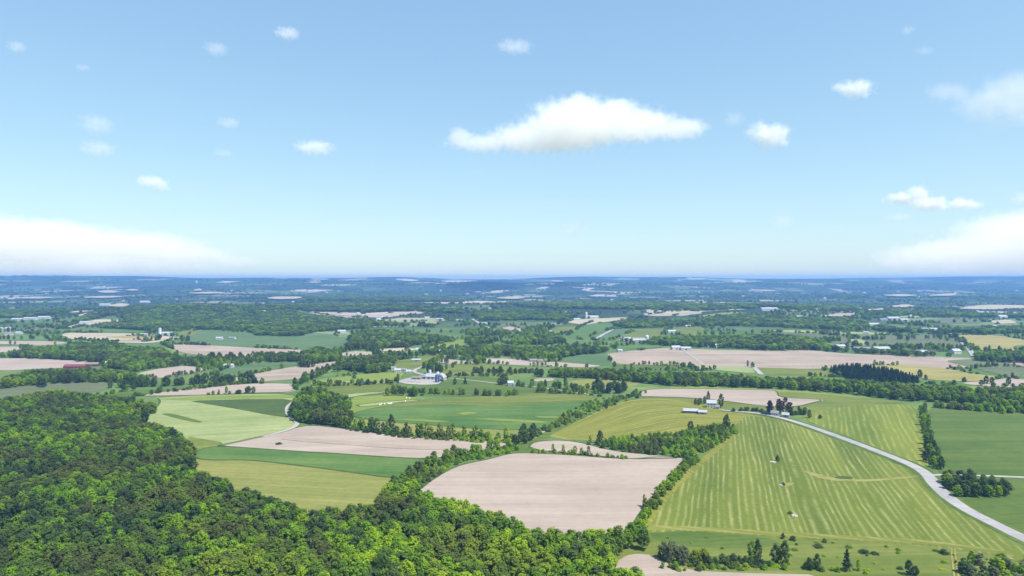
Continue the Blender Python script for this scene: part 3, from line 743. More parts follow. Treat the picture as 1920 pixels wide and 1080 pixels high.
def crown_mesh(name, mat, seed, z0, z1, rad, lobes, per, size, shape='round', core=.56):
    rng = np.random.default_rng(seed)
    V, F3, F4 = [], [], []
    nv = 0
    iv, if_ = ico()
    for k in range(lobes):
        h = (k + rng.uniform(.1, .9)) / lobes
        z = z0 + (z1 - z0) * h
        if shape == 'cone':
            rr = rad * (1 - h) ** .9; lr = max(.35, rad * .55 * (1 - h * .85)); q = rr * .55
        elif shape == 'bush':
            rr = rad * math.sqrt(max(.05, 1 - h * h)); lr = rad * rng.uniform(.32, .52); q = max(0, rr - lr * .6) * math.sqrt(rng.uniform(.2, 1))
        else:
            rr = rad * (math.sin(math.pi * (.18 + .74 * h)) ** .75); lr = rad * rng.uniform(.20, .40); q = max(0.0, rr - lr * .6) * math.sqrt(rng.uniform(.25, 1))
        ang = k * 2.39996 + rng.uniform(-.5, .5)
        c = np.array([q * math.cos(ang), q * math.sin(ang), z])
        sq = np.array([1, 1, rng.uniform(.7, .95)]) if shape != 'cone' else np.array([1, 1, .9])
        w = iv * lr * core * sq * rng.uniform(.85, 1.15, (len(iv), 1)) + c
        V.append(w); F3.append(if_ + nv); nv += len(w)
        d = rng.normal(0, 1, (per, 3)); d[:, 2] = d[:, 2] + .25; d /= np.linalg.norm(d, axis=1, keepdims=True)
        cc = c + d * lr * sq * rng.uniform(.8, 1.08, (per, 1))
        qv, qf = cards(cc, d, size, rng)
        V.append(qv); F4.append(qf + nv); nv += len(qv)
    V = np.concatenate(V); V[:, 2] = np.maximum(V[:, 2], .02)
    faces = [tuple(f) for f in np.concatenate(F3).tolist()] + [tuple(f) for f in np.concatenate(F4).tolist()]
    me = bpy.data.meshes.new(name)
    me.from_pydata(V.tolist(), [], faces); me.materials.append(mat); me.update()
    return me

def trunk_mesh(name, h, r, seed, limbs=5):
    rng = np.random.default_rng(seed)
    V, F = [], []
    def tube(p, q, r0, r1, n=6):
        p, q = np.array(p, float), np.array(q, float)
        d = q - p; d /= np.linalg.norm(d)
        a = np.cross(d, [.3, .9, .1]); a /= np.linalg.norm(a); b = np.cross(d, a)
        s = len(V)
        for c, rr in ((p, r0), ((p + q) / 2 + rng.normal(0, r0 * .4, 3), (r0 + r1) / 2), (q, r1)):
            for k in range(n):
                t_ = 2 * math.pi * k / n
                V.append(c + (a * math.cos(t_) + b * math.sin(t_)) * rr)
        for lv in range(2):
            for k in range(n):
                F.append((s + lv * n + k, s + lv * n + (k + 1) % n, s + (lv + 1) * n + (k + 1) % n, s + (lv + 1) * n + k))
    tube((0, 0, 0), (rng.uniform(-.3, .3), rng.uniform(-.3, .3), h), r, r * .35)
    for k in range(limbs):
        z = h * (.35 + .55 * k / max(1, limbs)); an = k * 2.4 + rng.uniform(0, 1)
        tube((0, 0, z), (math.cos(an) * h * .28, math.sin(an) * h * .28, z + h * .25), r * .45, r * .12, 5)
    me = bpy.data.meshes.new(name)
    me.from_pydata([tuple(v) for v in V], [], F); me.materials.append(BARK); me.update()
    return me

KINDS_OF_TREE = {}
def kind(name, n, mat, z0, z1, rad, lobes, per, size, shape='round', trunk=(8, .25)):
    out = []
    for k in range(n):
        w = 1 + .12 * math.sin(k * 2.1)
        out.append((crown_mesh("crown", mat, hash((len(name), k, int(z1 * 10), lobes)) % 99991, z0, z1 * (1 + .06 * math.cos(k * 1.7)), rad * w, lobes, per, size, shape),
                    trunk_mesh("trunk", trunk[0], trunk[1], k) if trunk else None))
    KINDS_OF_TREE[name] = out

kind('wood', 8, LEAF, 2.2, 10.5, 3.7, 24, 34, .46, trunk=(7.5, .22))
kind('hedge', 5, LEAF, 0.6, 10.0, 3.3, 20, 34, .46, trunk=(6.5, .2))
kind('dark', 4, LEAF_DARK, 1.2, 11.5, 4.4, 24, 40, .5, trunk=(8, .28))
kind('bush', 4, LEAF, 0.3, 4.0, 2.9, 10, 34, .42, 'bush', trunk=(2.0, .1))
kind('dark_bush', 2, LEAF_DARK, 0.3, 4.0, 2.9, 10, 34, .42, 'bush', trunk=(2.0, .1))
kind('grey', 2, LEAF_GREY, 0.4, 8.0, 4.2, 16, 46, .5, trunk=(5, .18))
kind('red', 2, LEAF_RED, 2.5, 13.0, 3.4, 15, 46, .55, trunk=(10, .25))
kind('lime', 2, LEAF_LIME, 0.4, 5.0, 3.6, 12, 46, .5, 'bush', trunk=(3, .15))
kind('pine', 4, NEEDLE, 1.2, 13.0, 2.9, 16, 34, .5, 'cone', trunk=(12, .2))

def tree(kname, name, x, y, hs, ws, label, cat='tree', group=None, first=0, parts=True):
    """One tree standing at x, y: an Empty at its foot with a trunk and a crown of its own."""
    ks = KINDS_OF_TREE[kname]; crown, trunk = ks[(first + random.randrange(len(ks))) % len(ks)]
    z = float(ground_z(x, y))
    r = empty(name, (x, y, z), random.uniform(0, 6.28), (ws, ws, hs))
    tag(r, label, cat, group)
    for nm, me in (('crown', crown), ('trunk', trunk)):
        c = bpy.data.objects.new(nm, me); c.parent = r; COL.objects.link(c)
    return r

# --- masses of trees: points instanced with the crowns of real trees
SRC = {}
def source_collection(kname):
    if kname not in SRC:
        c = bpy.data.collections.new("crowns_" + kname)
        for o in bpy.data.objects:
            if o.type == 'MESH' and any(o.data is k[0] for k in KINDS_OF_TREE[kname]) and not any(x.data is o.data for x in c.objects):
                c.objects.link(o)
        SRC[kname] = c
    return SRC[kname]

def mass(name, kname, pts, label, cat='woodland', gname=None):
    """pts: rows of x, y, height factor, width factor."""
    pts = np.asarray(pts, float)
    src = source_collection(kname)
    nk = max(1, len(src.objects))
    z = ground_z(pts[:, 0], pts[:, 1])
    me = bpy.data.meshes.new(name)
    o0 = np.array([pts[:, 0].mean(), pts[:, 1].mean(), z.mean()])
    me.from_pydata((np.stack([pts[:, 0], pts[:, 1], z], 1) - o0).tolist(), [], [])
    n = len(pts)
    a = me.attributes.new('pick', 'INT', 'POINT'); a.data.foreach_set('value', RNG.integers(0, nk, n).astype(np.int32))
    a = me.attributes.new('turn', 'FLOAT_VECTOR', 'POINT'); rot = np.zeros((n, 3)); rot[:, 2] = RNG.uniform(0, 6.28, n); a.data.foreach_set('vector', rot.ravel())
    a = me.attributes.new('size', 'FLOAT_VECTOR', 'POINT'); a.data.foreach_set('vector', np.stack([pts[:, 3], pts[:, 3], pts[:, 2]], 1).ravel())
    o = bpy.data.objects.new(name, me); o.location = o0; COL.objects.link(o)
    ng = bpy.data.node_groups.new("scatter", 'GeometryNodeTree')
    ng.interface.new_socket("Geometry", in_out='INPUT', socket_type='NodeSocketGeometry')
    ng.interface.new_socket("Geometry", in_out='OUTPUT', socket_type='NodeSocketGeometry')
    gi = ng.nodes.new('NodeGroupInput'); go = ng.nodes.new('NodeGroupOutput')
    ci = ng.nodes.new('GeometryNodeCollectionInfo'); ci.inputs['Collection'].default_value = src
    ci.inputs['Separate Children'].default_value = True; ci.inputs['Reset Children'].default_value = True
    ip = ng.nodes.new('GeometryNodeInstanceOnPoints'); ip.inputs['Pick Instance'].default_value = True
    def attr(nm, typ):
        q = ng.nodes.new('GeometryNodeInputNamedAttribute'); q.data_type = typ; q.inputs['Name'].default_value = nm
        return next(s for s in q.outputs if s.enabled and s.name == 'Attribute')
    L = ng.links.new
    L(gi.outputs[0], ip.inputs['Points']); L(ci.outputs[0], ip.inputs['Instance'])
    L(attr('pick', 'INT'), ip.inputs['Instance Index']); L(attr('turn', 'FLOAT_VECTOR'), ip.inputs['Rotation']); L(attr('size', 'FLOAT_VECTOR'), ip.inputs['Scale'])
    L(ip.outputs[0], go.inputs[0])
    md = o.modifiers.new("scatter", 'NODES'); md.node_group = ng
    return tag(o, label, cat, gname, 'stuff')

def scatter(polys, spacing, h=(.85, 1.25), w=None, tree_h=12.0, canopy=True, jitter=.42, keep=1.0, widen=1.0):
    """Jittered grid points whose tree tops fall inside the traced outlines (photo pixels)."""
    out = []
    for poly in polys:
        g = np.array([G(p[0], max(p[1], 523.5)) for p in poly])
        sp = spacing if spacing else max(7.0, .0072 * g[:, 1].mean())
        ext = 40 + sp
        xs = np.arange(g[:, 0].min() - ext, g[:, 0].max() + ext, sp); ys = np.arange(g[:, 1].min() - ext * 2, g[:, 1].max() + ext * 2.5, sp)
        X, Y = np.meshgrid(xs, ys); X[1::2] += sp / 2
        X = (X + RNG.uniform(-1, 1, X.shape) * sp * jitter).ravel(); Y = (Y + RNG.uniform(-1, 1, Y.shape) * sp * jitter).ravel()
        k = Y > 200; X, Y = X[k], Y[k]
        Z = ground_z(X, Y)
        hs = RNG.uniform(h[0], h[1], len(X))
        if canopy:                 # the whole visible tree, from near its foot to near its top, lies inside the outline
            a = in_poly(*proj(X, Y, Z + hs * tree_h * .88), poly)
            b = in_poly(*proj(X, Y, Z + hs * tree_h * .12), poly)
            mid = in_poly(*proj(X, Y, Z + hs * tree_h * .5), poly)
            inside = (a & b) if (a & b).sum() > .45 * mid.sum() else mid
        else:
            inside = in_poly(*proj(X, Y, Z), poly)
        k = inside & (RNG.uniform(0, 1, len(X)) < keep)
        ws = RNG.uniform(.85, 1.2, len(X)) * (sp / 6.4) * widen if w is None else RNG.uniform(w[0], w[1], len(X))
        out.append(np.stack([X, Y, hs, ws], 1)[k])
    return np.concatenate(out)

# --- the big wood in the left foreground
WOOD = [(-60, 752), (0, 748), (60, 737), (110, 731), (180, 741), (250, 746), (303, 760), (300, 771), (252, 783), (310, 800), (345, 815), (366, 842), (362, 862), (346, 880),
        (400, 890), (430, 905), (470, 920), (500, 925), (530, 938), (560, 952), (600, 957), (640, 952), (700, 940), (722, 920), (735, 905), (766, 892), (786, 914), (826, 926), (880, 940), (905, 955), (940, 962),
        (975, 980), (1010, 992), (1080, 992), (1130, 995), (1175, 990), (1200, 975), (1212, 1000), (1222, 1030), (1180, 1036), (1150, 1048), (1140, 1062), (1190, 1068), (1215, 1080), (1225, 1180), (-80, 1200)]
wood = scatter([WOOD], 6.0, (.8, 1.22), (.85, 1.42), 10.5)
px, py = proj(wood[:, 0], wood[:, 1], 8.0)
wood = wood[(py < 1120)]
# a gap in the canopy where a pale bank and dead trees show
px, py = proj(wood[:, 0], wood[:, 1], 8.0)
GAP = [(-20, 975), (40, 958), (90, 945), (110, 938), (105, 950), (40, 968), (-20, 985)]
wood = wood[~in_poly(px, py, GAP)]
sheet('bank', [(-40, 1000), (-20, 968), (40, 953), (100, 938), (120, 940), (100, 958), (40, 975), (-20, 998)], field_mat("pale_bank", 'pale', .2, .5), None, 1.0)
px, py = proj(wood[:, 0], wood[:, 1], 9.0)
score = np.where((px > 5) & (px < 1915) & (py < 1076), wood[:, 1], 1e9)
order = np.argsort(score)
near, rest = wood[order[:300]], wood[order[300:]]
for x, y, h, w in near:
    if x < -75:
        lab, gr = 'dark green leafy tree in the front rows of the wood filling the bottom left', 'dark trees in the front rows of the wood'
    else:
        lab, gr = 'bright green leafy tree in the front rows of the wood below the big ploughed field', 'bright trees in the front rows of the wood'
    tree('wood', 'woodland_tree', x, y, h, w, lab, 'tree', gr)
mass('forest', 'wood', rest, 'dense broadleaf wood covering the slope at bottom left')

# --- hedgerows, tree by tree
def hedgerow(line, n, h, label, group, kname='hedge', w=(.8, 1.15), spread=3.0, name='hedgerow_tree', cat='tree', tree_h=11.0):
    fine = resample([G(*p) for p in line], 400)
    at = np.clip(np.linspace(0, 399, n) + RNG.uniform(-.9, .9, n) * 400 / n, 0, 399).astype(int)
    for p in fine[at]:
        hh = (h[0] + (h[1] - h[0]) * random.random() ** 1.3) / tree_h
        ww = random.uniform(*w) * (.55 + .45 * hh)
        tree(kname, name, p[0] + random.uniform(-spread, spread), p[1] + random.uniform(-spread, spread), hh, ww, label, cat, group)

hedgerow([(650, 802), (695, 808), (740, 815.5), (800, 820), (870, 824), (930, 827), (968, 829)], 46, (6, 15), 'tree in the hedgerow between the long ploughed strip and the emerald crop', 'trees of the hedgerow above the long ploughed strip', name='hedgerow_tree')
hedgerow([(738, 922), (765, 902), (790, 884), (812, 872), (850, 861), (878, 856), (905, 850), (955, 842)], 30, (7, 11), 'leafy tree in the belt along the curved upper left edge of the big ploughed field', 'trees of the belt beside the big ploughed field', 'wood', (.8, 1.1), 2.5, name='belt_tree')
hedgerow([(965, 838), (978, 832), (990, 826), (1003, 819), (978, 824)], 8, (8, 13), 'tree in the clump where the farm lane meets the ploughed fields', 'trees of the clump at the foot of the lane', 'dark', name='clump_tree')
hedgerow([(998, 848), (1040, 850), (1090, 853), (1140, 857), (1180, 861)], 26, (2, 4), 'low bush on the grassy spit that runs into the big ploughed field', 'bushes on the spit in the ploughed field', 'bush', (.5, .9), 3, 'bush', 'bush', 4)
hedgerow([(1036, 846), (1057, 848), (1061, 850), (1083, 852), (1115, 855)], 5, (6, 10), 'small tree on the grassy spit that runs into the big ploughed field', 'small trees on the spit in the ploughed field', 'hedge', (.6, .8), 1, name='hedgerow_tree')
hedgerow([(1012, 816), (1030, 807), (1055, 796), (1080, 783), (1110, 769), (1140, 757), (1175, 745), (1205, 737)], 40, (4, 9), 'small tree along the lane beside the upper striped hay field', 'trees along the lane beside the striped hay field', 'hedge', (.7, 1.0), 3.5, name='lane_tree')
hedgerow([(1304, 862), (1286, 880), (1262, 905), (1240, 931), (1220, 956), (1202, 980), (1190, 1002)], 48, (3.5, 7.5), 'small tree in the hedge between the big ploughed field and the large hay field', 'trees of the hedge right of the big ploughed field', 'hedge', (.75, 1.05), 4, name='hedgerow_tree')
hedgerow([(1727, 768), (1731, 785), (1735, 805), (1740, 828), (1746, 848), (1751, 866), (1754, 878)], 34, (7, 12), 'tree in the narrow row between the striped hay field and the plain green field', 'trees of the narrow row at the right', 'hedge', (.6, .9), 3, name='hedgerow_tree')
hedgerow([(1744, 846), (1750, 862), (1757, 874), (1754, 880)], 10, (8, 12), 'tree at the thick lower end of the narrow row near the road', 'trees at the lower end of the narrow row', 'dark', (.6, .85), 6, name='hedgerow_tree')
hedgerow([(727, 742), (745, 741), (760, 743), (778, 744), (770, 738), (740, 736)], 16, (8, 14), 'tree in the clump below the dairy farm yard', 'trees of the clump below the dairy farm', 'wood', (.8, 1.1), 4, name='clump_tree')
hedgerow([(780, 736), (800, 737), (830, 739), (850, 740), (872, 741)], 18, (6, 11), 'tree in the row trailing right from the clump below the farm', 'trees of the row below the farm', 'hedge', (.8, 1.1), 3, name='clump_tree')
hedgerow([(893, 741), (910, 741), (925, 743), (945, 743), (967, 741)], 18, (7, 10), 'tree in the short separate row above the emerald crop', 'trees of the short row above the emerald crop', 'hedge', (.8, 1.1), 3, name='row_tree')
hedgerow([(887, 699), (905, 699), (930, 700), (955, 700), (985, 699), (1010, 700)], 24, (6, 11), 'tree in the thin hedge across the pasture right of the farm', 'trees of the thin hedge across the pasture', 'dark', (.8, 1.0), 4, name='row_tree')
hedgerow([(1112, 736), (1125, 738), (1145, 737), (1160, 738), (1168, 733), (1150, 729), (1130, 728), (1115, 731)], 18, (9, 15), 'dark tree sheltering the white house at the lane corner', 'dark trees around the house at the lane corner', 'dark', (.8, 1.0), 3, name='farm_tree')
hedgerow([(560, 688), (575, 690), (590, 688)], 6, (10, 14), 'dark tree at the tip of the ploughed wedge left of the grove', 'dark trees by the ploughed wedge', 'dark', name='row_tree')
hedgerow([(215, 727), (270, 725), (330, 723), (390, 719), (430, 718), (475, 717)], 40, (8, 15), 'tree in the row along the far ploughed strip at the left', 'trees of the row along the far left strip', 'dark', (.9, 1.2), 4, name='row_tree')
hedgerow([(396, 674), (420, 675), (450, 675), (480, 676), (520, 678), (560, 676)], 34, (9, 15), 'tree in the row below the pinkish strip at the left', 'trees of the row below the pinkish strip', 'dark', (.9, 1.2), 5, name='row_tree')
hedgerow([(556, 724), (575, 716), (598, 706), (620, 699), (640, 695)], 24, (8, 16), 'tree in the slanting row up from the round grove', 'trees of the slanting row above the grove', 'wood', (.9, 1.1), 5, name='row_tree')
hedgerow([(805, 700), (813, 698), (822, 699), (830, 698), (818, 694)], 10, (9, 14), 'dark tree right behind the dairy farm barns', 'dark trees behind the dairy farm', 'dark', (.8, 1.0), 4, name='farm_tree')
hedgerow([(936, 722), (945, 722), (952, 719), (940, 717)], 7, (9, 13), 'dark tree beside the pale house right of the farm', 'dark trees beside the pale house', 'dark', (.8, 1.0), 2, name='farm_tree')
hedgerow([(972, 724), (990, 725), (1010, 727), (1030, 723), (1045, 727), (1060, 731), (1080, 734), (1098, 738)], 24, (6, 12), 'tree in the loose row along the lane right of the pale house', 'trees of the loose row along the lane', 'hedge', (.9, 1.2), 4, name='farm_tree')
hedgerow([(1376, 771), (1395, 770), (1415, 771), (1428, 773)], 12, (2, 4), 'low bush on the roadside bank between the two farmhouses', 'bushes on the bank between the farmhouses', 'dark_bush', (.8, 1.2), 3, 'bush', 'bush', 4)
hedgerow([(1442, 778), (1452, 776), (1462, 777), (1470, 774), (1480, 778)], 9, (11, 15), 'purplish dark tree crowding round the roadside house', 'purplish trees round the roadside house', 'red', (.8, 1.0), 3, name='farm_tree')
hedgerow([(1484, 779), (1492, 778), (1500, 777), (1510, 778)], 8, (4, 9), 'dark tree trailing right from the purplish clump by the road', 'dark trees right of the purplish clump', 'dark', (.6, .8), 2, name='farm_tree')
hedgerow([(1304, 758), (1310, 760), (1316, 757), (1322, 757)], 4, (6, 9), 'small dark tree left of the white farmhouse', 'small dark trees left of the white farmhouse', 'dark', (.5, .7), 1, name='farm_tree')

# bushes and trees of the lower meadow
hedgerow([(1238, 1046), (1250, 1052), (1262, 1056), (1275, 1058), (1284, 1058), (1262, 1044), (1276, 1046)], 9, (6, 9), 'greyish green bushy tree beside the small ploughed corner at the bottom', 'greyish trees by the small ploughed corner', 'grey', (.65, .85), 2, 'bushy_tree', 'tree', 8)
hedgerow([(1303, 1050), (1317, 1049)], 2, (4.5, 5.5), 'yellow green bush right of the greyish bushy trees', 'yellow green bushes in the lower meadow', 'lime', (.8, 1.0), 1, 'bush', 'bush', 5)
hedgerow([(1296, 1059), (1310, 1061), (1330, 1060), (1350, 1058), (1370, 1056), (1390, 1056), (1405, 1060), (1425, 1060)], 18, (2.5, 4.5), 'dark low bush in the hedge across the lower meadow', 'dark bushes of the hedge across the lower meadow', 'dark_bush', (.6, .9), 1.5, 'bush', 'bush', 4)
for px_, py_, k, h, w, nm, ct, lab in [
    (1409, 1053, 'hedge', 1.0, .8, 'hedgerow_tree', 'tree', 'twin stemmed tree standing tall in the lower meadow hedge, the left one'),
    (1421, 1054, 'dark', 1.0, .45, 'hedgerow_tree', 'tree', 'narrow dark tree beside the twin tree in the lower meadow hedge'),
    (1455, 1058, 'dark', .85, .62, 'hedgerow_tree', 'tree', 'broad dark tree of the pair in the middle of the lower meadow hedge'),
    (1470, 1060, 'dark', 1.02, .7, 'hedgerow_tree', 'tree', 'taller dark tree of the pair in the middle of the lower meadow hedge'),
    (1518, 1068, 'dark', .5, .5, 'hedgerow_tree', 'tree', 'short dark tree right of the tall pair in the lower meadow'),
    (1532, 1067, 'dark', .62, .45, 'hedgerow_tree', 'tree', 'pointed dark tree near the bottom edge, left of the lone one'),
    (1588, 1070, 'pine', .85, .95, 'pine_tree', 'tree', 'lone cone shaped dark tree near the bottom edge'),
    (1610, 1070, 'hedge', .6, .4, 'hedgerow_tree', 'tree', 'thin pale tree right of the cone shaped dark tree'),
    (1705, 1078, 'dark', .6, .5, 'hedgerow_tree', 'tree', 'small round tree at the bottom edge left of the ruts'),
    (1717, 1079, 'dark', .4, .4, 'hedgerow_tree', 'tree', 'smallest round tree at the bottom edge left of the ruts'),
    (1468, 1010, 'dark_bush', .7, .45, 'bush', 'bush', 'small dark bush under the striped hay field, the left of two'),
    (1487, 1013, 'dark_bush', .55, .65, 'bush', 'bush', 'flat dark bush under the striped hay field, the right of two'),
    (1546, 1017, 'dark_bush', .5, .5, 'bush', 'bush', 'small bush at the lower edge of the striped hay field'),
    (1535, 1026, 'dark_bush', .4, 1.0, 'bush', 'bush', 'spreading low scrub bush in the lower meadow'),
    (1620, 1036, 'dark_bush', .3, 1.1, 'bush', 'bush', 'flat scrub patch in the lower meadow left of the ruts'),
    (1640, 1039, 'dark_bush', .3, .8, 'bush', 'bush', 'second flat scrub patch in the lower meadow left of the ruts'),
    (1770, 1038, 'dark_bush', .5, .9, 'bush', 'bush', 'dark scrub bush just left of the two ruts'),
    (1458, 865, 'dark_bush', 1.1, .75, 'bush', 'bush', 'dark lone bush in the middle of the striped hay field'),
    (1469, 911, 'dark_bush', .55, .5, 'bush', 'bush', 'tiny dark bush by a pale stone heap in the hay field'),
    (1482, 964, 'bush', .4, .7, 'bush', 'bush', 'olive scrub on a bare spot in the lower hay field'),
    (1518, 784, 'dark', .72, .62, 'hedgerow_tree', 'tree', 'lone round tree on the grass right of the roadside house'),
    (1538, 785, 'dark_bush', 1.0, .75, 'bush', 'bush', 'round dark bush right of the lone tree above the road'),
    (1352, 764, 'dark', 1.25, .78, 'hedgerow_tree', 'tree', 'large dark tree towering beside the white farmhouse'),
    (1328, 755, 'dark', 1.15, .5, 'hedgerow_tree', 'tree', 'narrow dark tree behind the white farmhouse'),
    (1281, 691, 'dark', .85, 1.15, 'hedgerow_tree', 'tree', 'broad dark lone tree below the wide pinkish field'),
    (1152, 688, 'dark', .8, .8, 'hedgerow_tree', 'tree', 'round dark tree at the corner of the wide pinkish field'),
    (1402, 688, 'dark', .9, .45, 'hedgerow_tree', 'tree', 'slim dark tree by the far lane below the pinkish field'),
    (1411, 687, 'dark_bush', 1.6, 1.3, 'bush', 'bush', 'dark bush by the far lane below the pinkish field'),
    (1725, 708, 'dark', 1.1, 1.05, 'hedgerow_tree', 'tree', 'tall lone tree right of the dark pine plantation'),
    (1736, 712, 'dark', .6, .7, 'hedgerow_tree', 'tree', 'small tree at the right tip of the pine plantation'),
    (1849, 720, 'dark', .95, .85, 'hedgerow_tree', 'tree', 'left tree of the pair in the far right ploughed field'),
    (1860, 720, 'dark', .9, .85, 'hedgerow_tree', 'tree', 'right tree of the pair in the far right ploughed field'),
    (1891, 722, 'dark', 1.05, .95, 'hedgerow_tree', 'tree', 'single tree right of the pair in the far right ploughed field'),
    (1808, 716, 'dark_bush', 1.5, 1.2, 'bush', 'bush', 'small dark bush left of the pair of far field trees'),
    (675, 724, 'dark', .5, .55, 'hedgerow_tree', 'tree', 'small dark tree on the bank of the little pond'),
    (664, 710, 'dark_bush', 1.2, 1.3, 'bush', 'bush', 'dark bush in the pasture left of the pond'),
    (853, 721, 'dark', .75, .6, 'hedgerow_tree', 'tree', 'left one of two lone trees right of the dairy farm'),
    (872, 720, 'pine', .8, 1.1, 'pine_tree', 'tree', 'cone shaped one of two lone trees right of the dairy farm'),
    (860, 706, 'dark', .5, .5, 'hedgerow_tree', 'tree', 'small lone tree in the pasture behind the two lone trees'),
    (868, 704, 'dark', .5, .5, 'hedgerow_tree', 'tree', 'second small lone tree in the pasture behind the farm'),
    (849, 690, 'dark', .75, .7, 'hedgerow_tree', 'tree', 'round tree in the pasture above the farm'),
    (837, 693, 'dark', .7, .6, 'hedgerow_tree', 'tree', 'round tree nearer to the farm roofs in the pasture'),
    (844, 705, 'dark', .7, .8, 'hedgerow_tree', 'tree', 'dark tree at the right end of the farm buildings'),
    (1125, 831, 'dark', .95, .72, 'hedgerow_tree', 'tree', 'round lone tree at the left end of the thicket'),
    (1107, 830, 'hedge', .62, .6, 'hedgerow_tree', 'tree', 'small tree left of the round tree at the thicket end'),
    (1295, 812, 'dark', 1.05, .9, 'hedgerow_tree', 'tree', 'broad dark tree rising out of the thicket'),
    (1362, 808, 'dark', 1.35, .78, 'hedgerow_tree', 'tree', 'tallest dark tree at the upper tip of the thicket'),
    (1375, 807, 'dark', .6, .5, 'hedgerow_tree', 'tree', 'small tree at the very tip of the thicket'),
    (1335, 822, 'dark', 1.05, .75, 'hedgerow_tree', 'tree', 'dark tree inside the thicket left of the tallest one'),
    (1208, 950, 'hedge', .75, .42, 'hedgerow_tree', 'tree', 'thin tree standing at the right edge of the big ploughed field'),
    (734, 803, 'dark', 1.15, .8, 'hedgerow_tree', 'tree', 'tallest tree sticking out of the hedgerow by the emerald crop'),
    (1060, 722, 'dark', 1.0, .7, 'hedgerow_tree', 'tree', 'upright tree at the left corner of the small olive paddock'),
    (1137, 767, 'dark', .8, .55, 'hedgerow_tree', 'tree', 'round tree on the lane at the corner of the emerald crop'),
    (1057, 792, 'dark', .85, .6, 'hedgerow_tree', 'tree', 'dark tree by the lane left of the curved hay field'),
    (352, 641, 'dark', 1.2, 1.4, 'hedgerow_tree', 'tree', 'lone dark tree in the green field right of the silo farm'),
    (523, 833, 'dark_bush', .35, 1.1, 'bush', 'bush', 'small dark scrub heap in the middle of the long ploughed strip'),
]:
    x, y = G(px_, py_)
    tree(k, nm, x, y, h, w, lab, ct)

# clump by the road bend, at the right
for x, y, h, w in scatter([[(1762, 905), (1772, 897), (1830, 905), (1868, 910), (1890, 920), (1882, 934), (1800, 937), (1775, 924)]], 7.0, (.5, .8), (.65, 1.0), canopy=False):
    tree(random.choice(('dark', 'wood', 'dark')), 'roadside_tree', x, y, h, w, 'dark tree in the oval clump beside the road bend', 'tree', 'trees of the oval clump by the road bend')
for x, y, h, w in scatter([[(1800, 1062), (1820, 1052), (1870, 1060), (1930, 1058), (1930, 1095), (1810, 1095)]], 6.5, (.55, 1.0), (.6, .9), canopy=False):
    tree('grey' if random.random() < .25 else 'hedge', 'corner_tree', x, y, h * .7, w, 'leafy tree in the thicket at the bottom right corner', 'tree', 'trees of the thicket at the bottom right corner')

# --- masses
TH = scatter([[(1090, 833), (1140, 820), (1280, 808), (1310, 798), (1365, 792), (1388, 806), (1352, 832), (1292, 858), (1235, 853), (1175, 847), (1130, 840)]], 4.6, (.55, 1.5), (.7, 1.15), 4.0)
mass('thicket', 'bush', TH, 'scrubby thicket between the two striped hay fields', 'thicket')
tk = scatter([[(1290, 830), (1330, 805), (1365, 792), (1386, 806), (1352, 830), (1300, 852)]], 9, (.4, .75), (.55, .8), 12.0)
mass('thicket_trees', 'dark', tk, 'young dark trees growing up through the scrubby thicket', 'thicket')
GROVE = [(541, 768), (550, 748), (558, 735), (572, 724), (600, 723), (640, 737), (655, 745), (668, 752), (670, 764), (654, 772), (650, 785), (665, 790), (700, 800), (690, 806), (640, 800), (600, 794), (560, 790), (545, 782)]
mass('grove', 'wood', scatter([GROVE], 7.0, (.8, 1.35)), 'round leafy grove beside the winding white track')
mass('undergrowth', 'bush', np.concatenate([scatter([[(645, 800), (700, 806), (780, 816), (970, 826), (968, 833), (870, 829), (740, 820), (650, 806)]], 5, (.5, 1.0), (.7, 1.1), 4.0, False),
     scatter([[(1300, 860), (1286, 880), (1256, 912), (1220, 962), (1195, 1005), (1178, 1003), (1215, 948), (1250, 900), (1286, 862)]], 4.5, (.4, 1.1), (.6, 1.0), 4.0, False),
     scatter([[(728, 925), (790, 878), (850, 856), (955, 838), (975, 846), (913, 858), (847, 874), (800, 905), (770, 930)]], 5, (.5, 1.0), (.7, 1.1), 4.0, False),
     scatter([[(1236, 1060), (1300, 1062), (1430, 1059), (1640, 1069), (1640, 1077), (1430, 1069), (1300, 1072), (1240, 1068)]], 3.4, (.25, .7), (.4, .8), 4.0, False, keep=.6),
     scatter([[(1722, 766), (1732, 766), (1742, 812), (1760, 880), (1746, 880), (1732, 820)]], 5, (.5, 1.0), (.6, 1.0), 4.0, False),
     scatter([[(1100, 752), (1190, 738), (1210, 742), (1130, 768), (1010, 820), (985, 838), (965, 835), (1005, 812)]], 7, (.4, .9), (.6, 1.0), 4.0, False, keep=.7)]),
     'low green scrub growing under the hedgerow trees', 'undergrowth')
sc = scatter([[(1215, 1000), (1440, 1012), (1763, 1024), (1920, 1050), (1920, 1085), (1540, 1080), (1440, 1065), (1330, 1052), (1230, 1018)]], 9, (.12, .34), (.3, .8), 4.0, False, keep=.42)
mass('meadow_scrub', 'bush', sc, 'weedy low scrub dotted over the lower meadow', 'scrub')

